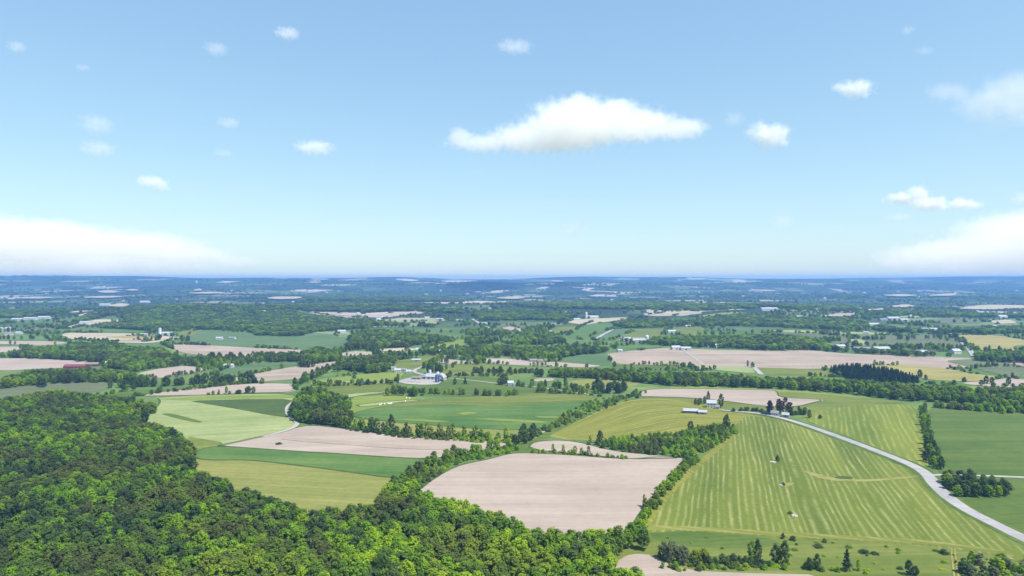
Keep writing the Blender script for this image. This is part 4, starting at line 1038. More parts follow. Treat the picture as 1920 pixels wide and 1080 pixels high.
BELT = [[(955, 692), (990, 694), (1050, 689), (1130, 688), (1200, 693), (1290, 695), (1400, 701), (1440, 705), (1500, 706), (1575, 710), (1640, 713), (1740, 720), (1830, 723), (1940, 728), (1940, 772), (1860, 765), (1830, 760), (1760, 752), (1700, 750), (1640, 743), (1560, 734), (1440, 727), (1330, 724), (1260, 722), (1210, 718), (1120, 709), (1060, 707), (960, 702)]]
mass('wood_belt', 'wood', scatter(BELT, 8.0, (.7, 1.2)), 'long belt of mixed woodland crossing the middle of the valley')
LIME = [[(1745, 757), (1830, 758), (1940, 752), (1940, 771), (1860, 768), (1790, 764)]]
mass('young_wood', 'bush', scatter(LIME, 6, (1.0, 1.8), (1.0, 1.6), 5.0), 'lighter green young growth along the front of the wood belt', 'scrub')
PINES = [(1552, 691), (1580, 687), (1610, 685), (1665, 692), (1722, 709), (1722, 714), (1665, 711.5), (1605, 708), (1575, 700)]
for p in (0,):
    x, y = G(1727, 714)
pp = scatter([PINES], 7.0, (.62, .95), (1.0, 1.4), 13.0)
mass('pine_plantation', 'pine', pp, 'dark blue green pine plantation on the rise at the right')

MID = [  # woods of the middle distance
    [(8, 664), (60, 650), (120, 647), (135, 641), (210, 639), (250, 648), (305, 649), (325, 664), (345, 667), (400, 669), (478, 671), (476, 676), (400, 680), (330, 680), (290, 688), (255, 697), (210, 690), (190, 680), (100, 673), (10, 669)],
    [(-10, 712), (40, 696), (60, 692), (115, 690), (190, 688), (250, 697), (290, 707), (330, 710), (300, 717), (220, 716), (150, 716), (90, 719), (0, 728)],
    [(632, 690), (636, 678), (660, 667), (705, 664), (740, 665), (780, 661), (782, 669), (745, 675), (735, 688), (725, 696), (690, 699), (655, 695)],
    [(575, 660), (595, 652), (630, 662), (640, 668), (600, 676), (540, 671), (480, 668), (480, 662), (540, 664)],
    [(835, 661), (850, 653), (880, 645), (960, 646), (1010, 648), (1080, 644), (1150, 650), (1156, 659), (1085, 665), (1050, 671), (1010, 672), (960, 667), (900, 666), (850, 668)],
    [(1205, 638), (1230, 630), (1330, 627), (1440, 625), (1500, 628), (1547, 637), (1548, 645), (1600, 650), (1700, 655), (1780, 661), (1826, 666), (1826, 672), (1760, 669), (1690, 667), (1600, 661), (1515, 655), (1440, 656), (1330, 651), (1247, 648), (1212, 645)],
    [(1152, 606), (1185, 597), (1235, 595), (1297, 597), (1335, 592), (1397, 586), (1460, 590), (1530, 594), (1565, 592), (1625, 600), (1640, 612), (1622, 620), (1522, 617), (1440, 612), (1380, 611), (1320, 610), (1257, 611), (1182, 615), (1155, 612)],
    [(960, 626), (980, 621), (1020, 626), (1060, 632), (1062, 642), (1020, 645), (962, 645)],
    [(1826, 664), (1845, 658), (1940, 662), (1940, 676), (1880, 674), (1830, 670)],
    [(655, 625), (690, 615), (740, 618), (800, 624), (860, 633), (868, 640), (800, 642), (770, 650), (700, 654), (660, 655), (640, 648), (655, 640)],
    [(865, 640), (880, 630), (920, 631), (935, 640), (915, 646), (880, 647)],
]
mass('far_woods', 'wood', scatter(MID, None, (.8, 1.25)), 'scattered woods and copses across the middle of the plain')
HILL = [
    [(170, 614), (205, 604), (245, 603), (215, 590), (235, 576), (350, 567), (480, 571), (600, 589), (690, 598), (760, 605), (840, 609), (850, 615), (780, 612), (712, 610), (670, 617), (600, 621), (560, 630), (480, 629), (460, 617), (375, 618), (350, 613), (290, 621), (240, 617)],
    [(-10, 606), (60, 605), (130, 602), (145, 594), (190, 580), (250, 578), (220, 590), (140, 604), (80, 606), (0, 609)],
    [(-10, 580), (60, 576), (150, 580), (120, 588), (30, 596), (-10, 596)],
    [(480, 572), (560, 568), (640, 566), (780, 570), (860, 577), (880, 590), (800, 583), (700, 584), (600, 583), (520, 580)],
    [(560, 555), (640, 550), (780, 552), (900, 560), (860, 566), (700, 565), (580, 563)],
    [(960, 566), (1040, 563), (1200, 566), (1440, 568), (1440, 577), (1300, 583), (1180, 580), (1050, 579), (970, 574)],
    [(1590, 583), (1680, 579), (1800, 584), (1930, 588), (1930, 596), (1800, 594), (1700, 592), (1600, 590)],
    [(1440, 569), (1560, 567), (1610, 574), (1600, 583), (1500, 581), (1440, 576)],
    [(880, 585), (960, 577), (1040, 583), (1100, 590), (1060, 600), (980, 600), (900, 601)],
    [(1630, 607), (1740, 615), (1830, 612), (1930, 610), (1930, 625), (1830, 626), (1760, 622), (1700, 624), (1640, 620)],
]
pts = scatter(HILL, None, (.85, 1.2))
# copses and hedges strewn over the far plain
n = 60000
Yf = np.exp(RNG.uniform(math.log(1130), math.log(9500), n)); Xf = RNG.uniform(-.82, .82, n) * Yf
c, s = math.cos(.22), math.sin(.22)
U, V_ = Xf * c + Yf * s, -Xf * s + Yf * c
dens = np.sin(U / 190 + 2.1 * np.sin(V_ / 500)) + np.sin(V_ / 150 + 1.7 * np.sin(U / 420)) + .8 * np.sin((U + V_) / 610) + .6 * np.sin(U / 77) * np.sin(V_ / 61)
hed = (np.abs(np.mod(U, 310 + 40 * np.sin(np.floor(V_ / 240))) - 20) < 11) | (np.abs(np.mod(V_, 235) - 20) < 11)
pxf, pyf = proj(Xf, Yf, ground_z(Xf, Yf))
tracedfield = np.zeros(n, bool)
for nm, kd, ang, lev, poly in FIELDS:
    q = np.array(poly)
    if q[:, 1].mean() < 770 and kd not in ('lime', 'grey_green'):
        tracedfield |= in_poly(pxf, pyf, poly)
    if kd in ('soil', 'soil2', 'pale') and q[:, 1].mean() < 770:      # open ground in front of them too
        tracedfield |= in_poly(*proj(Xf, Yf, ground_z(Xf, Yf) + 8.0), poly)
blocked = np.zeros(n, bool)
for poly in ([(560, 745), (600, 700), (1100, 690), (1250, 735), (1960, 775), (1960, 735), (1000, 690), (1150, 655), (1960, 660), (1960, 800), (500, 800)],):
    blocked |= in_poly(pxf, pyf, poly)
ok = ((dens > np.where(Yf < 2400, .95, 1.1)) | (hed & (RNG.uniform(0, 1, n) < .75))) & ~tracedfield & ~(blocked & (Yf < 1700))
fw = np.clip(Yf[ok] / 1900, .8, 3.2)
# brushy edges of the traced fields
ex, ey = [], []
for nm, kd, ang, lev, poly in FIELDS:
    q = np.array(poly)
    if not 560 < q[:, 1].mean() < 735 or q[:, 0].min() < -10: continue
    g = [G(*p) for p in poly]
    for a, b in zip(g, g[1:] + g[:1]):
        L = math.hypot(b[0] - a[0], b[1] - a[1])
        if random.random() < .35 or L < 20: continue
        stp = max(6.0, a[1] * .0045)
        for w in np.arange(0, 1, stp / L):
            x, y = a[0] + (b[0] - a[0]) * w, a[1] + (b[1] - a[1]) * w
            if math.sin(x / 31.0 + y / 47.0) + math.sin(x / 83.0 - y / 29.0) > -.1:
                ex.append(x + random.uniform(-3, 3)); ey.append(y + random.uniform(-4, 4))
edge_pts = np.stack([ex, ey, RNG.uniform(.2, .85, len(ex)), RNG.uniform(.5, 1.1, len(ex)) * np.clip(np.array(ey) / 1300, 1, 2.5)], 1)
far_pts = np.stack([Xf[ok], Yf[ok], RNG.uniform(.7, 1.15, ok.sum()), RNG.uniform(.9, 1.4, ok.sum()) * fw], 1)
mass('distant_woods', 'wood', np.concatenate([pts, far_pts, edge_pts]), 'hazy distant woods and hedges reaching towards the skyline')

# ------------------------------------------------------------------ buildings
WHITE = plain_mat("white_boards", (.46, .46, .44), .6, .05, .5)
CREAM = plain_mat("cream_boards", (.66, .62, .54), .7, .06, .5)
REDW = plain_mat("barn_red_boards", (.16, .05, .06), .8, .12, .5)
GREYW = plain_mat("grey_boards", (.30, .31, .33), .8, .1, .5)
DARKW = plain_mat("dark_boards", (.10, .11, .13), .8, .1, .5)
TIN = plain_mat("pale_tin_roof", (.35, .37, .40), .45, .08, .3, .15)
SLATE = plain_mat("grey_shingles", (.19, .20, .22), .85, .15, .7)
BROWNR = plain_mat("brown_shingles", (.22, .17, .14), .85, .15, .7)
GLASS = plain_mat("window_glass", (.05, .06, .08), .12, .1, .5)
DOORM = plain_mat("door_paint", (.12, .13, .17), .6, .1, .5)
CONC = plain_mat("concrete_staves", (.56, .56, .56), .8, .12, .6)
BLUES = plain_mat("blue_enamel", (.05, .08, .22), .35, .08, .4)
STEEL = plain_mat("galvanised_steel", (.55, .57, .60), .4, .1, .4, .3)
BRICK = plain_mat("chimney_brick", (.28, .13, .10), .9, .15, 2.0)
WRAP = plain_mat("white_bale_wrap", (.80, .81, .80), .4, .06, .6)
STONE = plain_mat("field_stone", (.46, .44, .40), .9, .2, .9)

def box_vf(x0, x1, y0, y1, z0, z1):
    v = [(x0, y0, z0), (x1, y0, z0), (x1, y1, z0), (x0, y1, z0), (x0, y0, z1), (x1, y0, z1), (x1, y1, z1), (x0, y1, z1)]
    f = [(0, 3, 2, 1), (4, 5, 6, 7), (0, 1, 5, 4), (1, 2, 6, 5), (2, 3, 7, 6), (3, 0, 4, 7)]
    return v, f

def part(name, shapes, mat, parent, smooth=False):
    V, F = [], []
    for v, f in shapes:
        b = len(V); V += list(v); F += [tuple(i + b for i in q) for q in f]
    return mesh_obj(name, V, F, mat, parent, None, smooth)

def base_of(px, py):
    x, y = G(px, py)
    return x, y, float(ground_z(x, y)) + .02

def house(name, cat, px, py, w, d, h, rh, rot, wall, roof, label, group=None, detail=2, gambrel=False, hip=False, chimney=False, doors=1):
    """A building seen over its front (-y) side: walls with gables, an overhanging roof, windows, doors and, if asked, a chimney."""
    x, y, z = base_of(px, py)
    r = empty(name, (x, y + d * .5, z), rot)
    tag(r, label, cat, group)
    a, b = w / 2, d / 2
    if gambrel:
        prof = [(-b, h), (-b * .62, h + rh * .68), (0, h + rh), (b * .62, h + rh * .68), (b, h)]
    else:
        prof = [(-b, h), (0, h + rh), (b, h)]
    # walls: one closed shell with gable ends
    V, F = [], []
    ring = [(-b, 0)] + prof + [(b, 0)]
    n = len(ring)
    inset = 0.0
    for sx in (-a, a):
        for yy, zz in ring:
            V.append((sx, yy, zz - (.12 if zz > h else 0) if not hip else min(zz, h)))
    F.append(tuple(range(n))); F.append(tuple(reversed(range(n, 2 * n))))
    F.append((0, n, n + 1, 1)); F.append((n - 1, n - 2, 2 * n - 2, 2 * n - 1))
    part('wall', [(V, F)], wall, r)
    # roof: a folded slab with eaves
    e, th = .45, .22
    rv, rf = [], []
    if hip:
        A, B = a + e, b + e; k = max(.2, a - b)
        rv = [(-A, -B, h - .15), (A, -B, h - .15), (A, B, h - .15), (-A, B, h - .15), (-k, 0, h + rh), (k, 0, h + rh)]
        rf = [(0, 1, 5, 4), (1, 2, 5), (2, 3, 4, 5), (3, 0, 4), (0, 3, 2, 1)]
    else:
        p2 = [(yy * (1 + e / b) if abs(yy) == b else yy, zz - (e * (prof[1][1] - h) / (b - abs(prof[1][0])) if abs(yy) == b else 0)) for yy, zz in prof]
        m = len(p2)
        for sx in (-a - e, a + e):
            for yy, zz in p2: rv.append((sx, yy, zz + th))
            for yy, zz in p2: rv.append((sx, yy, zz + .02))
        q = 2 * m
        for i in range(m - 1):
            rf.append((i, q + i, q + i + 1, i + 1)); rf.append((m + i, m + i + 1, q + m + i + 1, q + m + i))
            rf.append((i, i + 1, m + i + 1, m + i)); rf.append((q + i, q + m + i, q + m + i + 1, q + i + 1))
        rf.append((0, m, q + m, q)); rf.append((m - 1, q + m - 1, q + 2 * m - 1, 2 * m - 1))
    ro = part('roof', [(rv, rf)], roof, r)
    if chimney:
        part('chimney', [box_vf(a * .45, a * .45 + .8, -.4, .4, h + rh * .3, h + rh + 1.0)], BRICK, ro)
    if detail >= 1:
        for k in range(doors):
            dx = (k + .5) / doors * w * .8 - w * .4
            dw = 1.0 if cat == 'house' else min(3.6, w * .22)
            part('door', [box_vf(dx - dw / 2, dx + dw / 2, -b - .05, -b + .02, 0, min(h * .85, 2.1 if cat == 'house' else 3.4))], DOORM, r)
    if detail >= 2:
        for s in range(2 if h > 5 else 1):
            z0 = 1.0 + s * 2.8
            nwin = max(2, int(w / 3))
            for k in range(nwin):
                wx = -a + w * (k + .5) / nwin
                if s == 0 and abs(wx - (0 if doors == 1 else 99)) < 1.2: continue
                f = part('window', [box_vf(wx - .55, wx + .55, -b - .04, -b + .02, z0, z0 + 1.4)], WHITE, r)
                part('pane', [box_vf(wx - .45, wx + .45, -b - .06, -b - .01, z0 + .1, z0 + 1.3)], GLASS, f)
        for sx in (-1, 1):
            f = part('window', [box_vf(min(sx * a, sx * (a + .04)) - .01, max(sx * a, sx * (a + .04)), -.6, .6, 1.0, 2.4)], WHITE, r)
            part('pane', [box_vf(min(sx * (a + .03), sx * (a + .07)), max(sx * (a + .03), sx * (a + .07)), -.5, .5, 1.1, 2.3)], GLASS, f)
    return r

def silo(px, py, rad, h, mat, cap, label, dome=True, group=None):
    x, y, z = base_of(px, py)
    r = empty('silo', (x, y, z)); tag(r, label, 'silo', group)
    n = 20
    V, F = [], []
    nb = max(3, int(h / 1.5))
    for k in range(nb * 2 + 1):     # faint hoops
        zz = h * k / (nb * 2); rr = rad * (1.0 if k % 2 else 1.012)
        V += [(math.cos(2 * math.pi * i / n) * rr, math.sin(2 * math.pi * i / n) * rr, zz) for i in range(n)]
    for k in range(nb * 2):
        F += [(k * n + i, k * n + (i + 1) % n, (k + 1) * n + (i + 1) % n, (k + 1) * n + i) for i in range(n)]
    part('body', [(V, F)], mat, r)
    V, F = [], []
    m = 5
    for k in range(m):
        t_ = k / m * math.pi / 2
        V += [(math.cos(2 * math.pi * i / n) * rad * 1.04 * math.cos(t_), math.sin(2 * math.pi * i / n) * rad * 1.04 * math.cos(t_), h + rad * (.75 if dome else .3) * math.sin(t_)) for i in range(n)]
    V.append((0, 0, h + rad * (.75 if dome else .3)))
    for k in range(m - 1):
        F += [(k * n + i, k * n + (i + 1) % n, (k + 1) * n + (i + 1) % n, (k + 1) * n + i) for i in range(n)]
    F += [((m - 1) * n + i, (m - 1) * n + (i + 1) % n, m * n) for i in range(n)]
    part('dome', [(V, F)], cap, r)
    part('ladder', [box_vf(-.25, .25, -rad - .25, -rad - .02, .5, h)], STEEL, r)
    return r

# the two farmsteads beside the striped hay fields
house('barn', 'barn', 1296, 775, 15, 8, 2.6, 2.0, -.18, DARKW, TIN, 'long low barn with a pale tin roof and dark front left of the white farmhouse', doors=3, detail=1)
house('shed', 'shed', 1319, 777, 9, 8, 2.4, 1.6, -.25, GREYW, TIN, 'small grey shed with a pale tin roof at the right end of the low barn', detail=1)
house('shed', 'shed', 1308, 774, 4, 7, 2.6, 1.4, -.2, GREYW, SLATE, 'narrow dark roofed shed joining the two tin roofed ones', detail=1)
house('farmhouse', 'house', 1336, 765, 10.5, 8, 5.6, 3.0, -.25, WHITE, TIN, 'white two storey farmhouse with a pale roof beside a large dark tree', chimney=True)
house('shed', 'shed', 1346, 767, 4.5, 4, 2.5, 1.4, -.25, WHITE, SLATE, 'small white outbuilding at the right corner of the white farmhouse', detail=1)
house('farmhouse', 'house', 1455, 780, 8, 6, 3.2, 2.0, -.45, WHITE, SLATE, 'white gabled house half hidden by purplish trees at the roadside', detail=2)
house('garage', 'garage', 1475, 783, 7, 6, 3.0, 1.8, -.45, GREYW, TIN, 'grey garage with a white end right of the house under the purplish trees', detail=1)
house('shed', 'shed', 1441, 778, 8, 5, 2.6, 1.2, -.4, DARKW, SLATE, 'low dark shed by the road left of the house under the purplish trees', detail=1)

# the dairy farm in the centre
house('dairy_barn', 'barn', 812, 712, 22, 11, 4.5, 3.8, -.2, WHITE, TIN, 'long white dairy barn with a pale roof in the centre farmyard', doors=3, detail=1)
house('barn', 'barn', 826, 714, 10, 13, 4.8, 4.6, 1.2, WHITE, TIN, 'white gambrel barn at the right end of the farmyard beside the blue silo', gambrel=True, detail=1)
silo(820, 717, 3.1, 9.5, BLUES, BLUES, 'tall dark blue silo in front of the white gambrel barn')
silo(806, 708, 2.2, 10.5, CONC, TIN, 'tallest pale silo at the back of the centre farmyard')
silo(821, 709, 2.4, 8.0, CONC, STEEL, 'pale silo just behind the dark blue one')
silo(829, 710, 2.2, 6.5, STEEL, STEEL, 'short round steel bin right of the blue silo')
house('shed', 'shed', 797, 711, 18, 9, 3.0, 1.6, -.15, DARKW, SLATE, 'long open dark cattle shed left of the white dairy barn', detail=1, doors=3)
house('shed', 'shed', 781, 712, 14, 8, 2.8, 1.5, -.1, GREYW, BROWNR, 'low brown roofed cattle shed at the left of the farmyard', detail=1, doors=2)
for k, (a, b) in enumerate([(766, 716), (775, 717), (784, 718)]):
    x, y, z = base_of(a, b)
    r = empty('feed_bunk', (x, y, z), -.08)
    tag(r, ['leftmost grey feed bunk in the open farmyard', 'middle grey feed bunk in the open farmyard', 'rightmost grey feed bunk in the open farmyard'][k], 'feed bunk', 'feed bunks in the farmyard')
    part('trough', [box_vf(-4, 4, -1.1, -.9, 0, .9), box_vf(-4, 4, .9, 1.1, 0, .9), box_vf(-4, 4, -.9, .9, .2, .35)], CONC, r)
    part('divider', [box_vf(-4, 4, -.06, .06, .35, 1.3)], GREYW, r)

# other homes and barns, near to far
H = [
    ('house', 'house', 1137, 736, 9, 7, 4, 2.6, .3, 'W', 'S', 'white house with a grey roof among dark trees at the lane corner', 2),
    ('house', 'house', 957, 724, 8, 7, 4.4, 2.6, .2, 'G', 'T', 'pale grey gabled house right of the dairy farm beside dark trees', 2),
    ('garage', 'garage', 966, 724, 6, 5, 2.6, 1.4, .2, 'W', 'S', 'low garage at the right of the pale grey gabled house', 1),
    ('house', 'house', 745, 698, 10, 7, 3.4, 2.4, .1, 'W', 'T', 'white bungalow left of the bend in the farm road', 2),
    ('house', 'house', 757, 697, 9, 7, 3.2, 2.2, -.2, 'C', 'S', 'cream bungalow nearest to the bend in the farm road', 2),
    ('house', 'house', 737, 694, 8, 6, 3.2, 2.4, .4, 'W', 'S', 'small white house at the left end of the row by the farm road', 2),
    ('house', 'house', 766, 700, 8, 6, 3.0, 2.2, .1, 'W', 'T', 'pale roofed white house standing alone by the road bend', 2),
    ('shed', 'shed', 780, 678, 16, 8, 3.0, 1.6, .1, 'G', 'T', 'pale long shed in the meadow above the road bend', 1),
    ('house', 'house', 752, 674, 12, 8, 3.4, 2.0, .1, 'W', 'S', 'pale house in the meadow at the end of the tree clump', 1),
    ('house', 'house', 821, 664, 16, 9, 5.0, 3.2, .1, 'W', 'T', 'large white house at the top of the farm road', 1),
    ('barn', 'barn', 782, 661, 9, 9, 6.0, 3.0, .2, 'W', 'T', 'tall narrow white barn left of the house at the road top', 1),
    ('house', 'house', 858, 672, 12, 8, 3.2, 2.0, .1, 'G', 'S', 'grey roofed house right of the road top below the trees', 1),
    ('house', 'house', 1000, 679, 12, 8, 3.2, 2.2, .1, 'G', 'S', 'grey house on the edge of the pale far strip', 1),
    ('house', 'house', 1013, 680, 10, 8, 3.4, 2.2, .1, 'G', 'B', 'brown roofed house on the edge of the pale far strip', 1),
    ('house', 'house', 495, 670, 11, 8, 4.6, 2.8, .2, 'W', 'T', 'white house in the tree row above the ploughed wedge', 1),
    ('barn', 'barn', 427, 690, 15, 10, 4.0, 2.6, .1, 'W', 'T', 'white barn beside the rounded ploughed plot at the left', 1),
    ('house', 'house', 675, 693, 5, 6, 5.0, 2.6, .2, 'W', 'S', 'narrow white house peeping out of the trees left of the farm', 1),
    ('barn', 'barn', 138, 692, 34, 11, 4.2, 3.0, .08, 'R', 'R', 'long dark red barn among the trees at the far left', 1),
    ('barn', 'barn', 170, 687, 22, 10, 3.6, 2.6, .08, 'R', 'B', 'shorter reddish barn right of the long dark red one', 1),
    ('house', 'house', 196, 688, 8, 9, 5.2, 4.0, .9, 'W', 'T', 'white steep gabled house right of the red barns', 1),
    ('barn', 'barn', 308, 629, 26, 14, 5.5, 3.6, .1, 'W', 'T', 'white barn beside the pale silo of the far left farm', 1),
    ('barn', 'barn', 320, 628, 18, 12, 4.6, 3.0, .3, 'G', 'T', 'grey barn at the right of the far left silo farm', 1),
    ('shed', 'shed', 296, 630, 14, 10, 3.6, 2.4, .1, 'D', 'S', 'dark shed at the left foot of the pale silo', 1),
    ('shed', 'shed', 264, 628, 38, 9, 2.6, 1.6, .05, 'W', 'T', 'long low white shed on the pale field left of the silo farm', 1),
    ('house', 'house', 410, 637, 20, 10, 4.0, 2.6, .1, 'W', 'T', 'white house in the clump on the green slope at the left', 1),
    ('house', 'house', 434, 636, 22, 9, 3.6, 2.4, -.2, 'W', 'S', 'long pale house right of the clump on the green slope', 1),
    ('barn', 'barn', 1268, 656, 24, 12, 5.0, 3.4, .2, 'W', 'T', 'white barn at the upper edge of the wide pinkish field', 1),
    ('barn', 'barn', 1287, 657, 26, 12, 4.2, 3.0, -.1, 'W', 'T', 'second white barn right of the lane on the wide pinkish field', 1),
    ('house', 'house', 1325, 651, 24, 11, 4.0, 3.0, .1, 'W', 'T', 'white house in the wood edge right of the two white barns', 1),
    ('house', 'house', 1345, 652, 14, 10, 4.6, 3.0, .4, 'W', 'T', 'smaller white house right of the wood edge one', 1),
    ('shed', 'shed', 1163, 660, 12, 8, 3.4, 2.0, .1, 'W', 'T', 'tiny white shed at the left corner of the wide pinkish field', 1),
    ('barn', 'barn', 1174, 639, 30, 14, 5.0, 3.2, .1, 'W', 'T', 'white barn on the pale yard in the middle distance', 1),
    ('barn', 'barn', 1192, 641, 22, 12, 3.6, 2.6, .1, 'G', 'T', 'low grey barn in the middle of the pale distant yard', 1),
    ('barn', 'barn', 1207, 642, 20, 12, 4.6, 3.0, -.3, 'W', 'T', 'white barn at the right end of the pale distant yard', 1),
    ('barn', 'barn', 1112, 598, 50, 20, 7.0, 5.0, .1, 'W', 'T', 'white barn beside a tall silo on the far pale field', 1),
    ('house', 'house', 1502, 653, 20, 10, 4.0, 3.0, .1, 'W', 'T', 'white house in the wood edge left of three others', 1),
    ('house', 'house', 1541, 652, 16, 10, 4.0, 3.0, .2, 'W', 'T', 'white house in the wood edge second from the left', 1),
    ('house', 'house', 1577, 653, 26, 11, 4.4, 3.2, .1, 'W', 'T', 'bigger white house under the grey green crops', 1),
    ('barn', 'barn', 1618, 657, 44, 13, 4.0, 3.0, .05, 'G', 'S', 'long grey roofed barn under the small square hay plot', 1),
    ('barn', 'barn', 1655, 659, 42, 15, 5.6, 3.8, .1, 'W', 'T', 'large white barn below the grey green crops', 1),
    ('barn', 'barn', 1730, 664, 30, 13, 4.4, 3.0, .1, 'W', 'T', 'white barn in the tree row left of the far road', 1),
    ('house', 'house', 1795, 664, 22, 13, 6.0, 4.0, .2, 'W', 'T', 'tall white house at the foot of the far straight road', 1),
    ('house', 'house', 1848, 666, 18, 10, 4.4, 3.0, .1, 'W', 'S', 'white house right of the far road, the left of three', 1),
    ('house', 'house', 1862, 667, 20, 10, 4.8, 3.2, -.2, 'W', 'T', 'white house right of the far road, the middle of three', 1),
    ('house', 'house', 1880, 668, 16, 10, 4.4, 3.0, .3, 'G', 'S', 'grey house right of the far road, the right of three', 1),
    ('barn', 'barn', 1747, 622, 56, 18, 6.0, 4.0, -.2, 'W', 'T', 'large white roofed barn alone in the far grey green fields', 1),
    ('barn', 'barn', 1677, 601, 56, 22, 8.0, 5.0, .1, 'W', 'T', 'largest white building of the far hamlet', 1),
    ('barn', 'barn', 1697, 603, 36, 18, 6.0, 4.0, .1, 'W', 'T', 'white building at the right of the far hamlet', 1),
    ('barn', 'barn', 1658, 602, 34, 16, 5.0, 4.0, .1, 'G', 'S', 'grey building at the left of the far hamlet', 1),
    ('barn', 'barn', 1640, 611, 40, 16, 5.0, 4.0, .1, 'W', 'T', 'white shed below the far hamlet', 1),
    ('barn', 'barn', 1882, 597, 40, 18, 7.0, 5.0, .1, 'W', 'T', 'white barn near the pale plot at the far right', 1),
    ('barn', 'barn', 1444, 583, 90, 30, 9.0, 5.0, .05, 'W', 'T', 'wide white factory roof below the blue plain', 1),
    ('house', 'house', 640, 625, 26, 13, 5.0, 4.0, .2, 'W', 'T', 'white house in the scattered trees left of the light plot', 1),
    ('house', 'house', 486, 587, 60, 18, 6.0, 4.0, .05, 'W', 'T', 'long white building at the foot of the wooded hill', 1),
    ('house', 'house', 8, 620, 34, 14, 6.0, 4.0, .1, 'W', 'T', 'large white building of the village at the left edge', 1),
    ('house', 'house', 14, 629, 22, 12, 4.6, 3.0, .3, 'W', 'S', 'white house in front of the village at the left edge', 1),
    ('house', 'house', 33, 627, 18, 11, 4.4, 3.0, .1, 'W', 'T', 'white house at the right of the village', 1),
    ('barn', 'barn', 30, 601, 46, 16, 5.0, 3.6, .05, 'W', 'T', 'left white roof in the row behind the village', 1),
    ('barn', 'barn', 54, 600, 56, 18, 6.0, 4.0, .05, 'W', 'T', 'middle long white roof in the row behind the village', 1),
    ('barn', 'barn', 80, 598, 50, 18, 6.0, 4.0, .1, 'W', 'T', 'right white roof in the row behind the village', 1),
    ('barn', 'barn', 157, 608, 40, 16, 6.0, 4.0, .1, 'W', 'T', 'white barn on the pale strip under the wooded hill', 1),
    ('barn', 'barn', 195, 574, 70, 24, 9.0, 6.0, .1, 'W', 'T', 'white farm on the ridge flank at the left', 1),
    ('barn', 'barn', 270, 568, 70, 24, 8.0, 6.0, .1, 'W', 'T', 'pair roofed white farm on the flank above the wooded hill', 1),
    ('barn', 'barn', 368, 531, 26, 20, 26, 6.0, .1, 'W', 'T', 'pale tower like building on the dark skyline ridge', 1),
]
WM = {'W': WHITE, 'C': CREAM, 'G': GREYW, 'R': REDW, 'D': DARKW}
RM = {'T': TIN, 'S': SLATE, 'B': BROWNR, 'R': REDW}
for nm, ct, a, b, w, d, h, rh, rot, wm, rm, lab, det in H:
    house(nm, ct, a, b, w * (.78 if b < 668 else 1), d, h, rh, rot, WM[wm], RM[rm], lab, None, det)
silo(300, 630, 3.6, 19, CONC, TIN, 'tall pale silo of the far left farm')
silo(1099, 598, 4.6, 22, CONC, TIN, 'tall pale silo left of the far white barn')
silo(1213, 640, 4.0, 12, CONC, STEEL, 'short pale silo at the right end of the distant yard')

# specks of farms far out on the plain
proto = None
spots = []
for k in range(300):
    px_, py_ = random.uniform(5, 1915), 546 + 80 * random.random() ** 1.3
    if len(spots) >= 80: break
    if py_ > 600 and random.random() < .5: continue
    spots.append((px_, py_))
fw_, fr_ = None, None
for k, (px_, py_) in enumerate(spots):
    x, y, z = base_of(px_, py_)
    sc_ = max(1.0, y / 4200) * random.uniform(.7, 1.1)
    lab = 'small white farm building far out on the hazy plain'
    if proto is None:
        proto = house('farm_building', 'farm building', px_, py_, 16, 10, 4.5, 3.2, .1, WHITE, TIN, lab, 'small farm buildings far out on the plain', 0)
        proto.scale = (sc_, sc_, sc_)
        kids = list(proto.children)
    else:
        c = proto.copy(); COL.objects.link(c); c.location = (x, y, z); c.rotation_euler.z = random.uniform(-.7, .7)
        c.scale = (sc_ * random.uniform(.7, 1.6), sc_, sc_)
        for ch in kids:
            d = ch.copy(); d.parent = c; COL.objects.link(d)

# wrapped bales along the edge of the emerald crop
bv, bf = [], []
nseg = 16
for k, (yy, rr) in enumerate([(-.62, .001), (-.62, .58), (-.55, .68), (.55, .68), (.62, .58), (.62, .001)]):
    bv += [(math.cos(2 * math.pi * i / nseg) * rr, yy, .68 + math.sin(2 * math.pi * i / nseg) * rr) for i in range(nseg)]
for k in range(5):
    bf += [(k * nseg + i, (k + 1) * nseg + i, (k + 1) * nseg + (i + 1) % nseg, k * nseg + (i + 1) % nseg) for i in range(nseg)]
bale0 = None
for px_, py_ in [(712, 760), (715, 759), (721, 758.5), (728, 757.5), (731, 758), (734, 757), (762, 747), (768, 748), (760, 753)]:
    x, y, z = base_of(px_, py_)
    if bale0 is None:
        bale0 = mesh_obj('hay_bale', bv, bf, WRAP, None, None, True); o = bale0
    else:
        o = bale0.copy(); COL.objects.link(o)
    o.location = (x, y, z); o.rotation_euler.z = random.uniform(0, 3); o.scale = (1.05, 1.2, 1.05)
    tag(o, 'white wrapped round bale on the pale strip above the emerald crop', 'hay bale', 'white bales above the emerald crop')

def stone_heap(px_, py_, n, r, label):
    x, y, z = base_of(px_, py_)
    V, F = [], []
    iv, if_ = ico()
    for k in range(n):
        a = random.uniform(0, 6.28); q = r * random.random() ** .6; s = random.uniform(.25, .6)
        w = iv * s * RNG.uniform(.75, 1.2, (len(iv), 1)) + np.array([q * math.cos(a), q * math.sin(a), s * .5 + (1 - q / r) * .7])
        b = len(V); V += w.tolist(); F += (if_ + b).tolist()
    o = mesh_obj('stone_heap', V, F, STONE, None, (x, y, z))
    tag(o, label, 'stone heap')
stone_heap(1449, 867, 40, 2.2, 'pale heap of field stones left of the lone bush in the hay field')
stone_heap(1465, 911, 30, 1.6, 'pale heap of field stones by the tiny bush in the hay field')
stone_heap(1489, 968, 36, 2.0, 'pale heap of field stones on the bare spot low in the hay field')

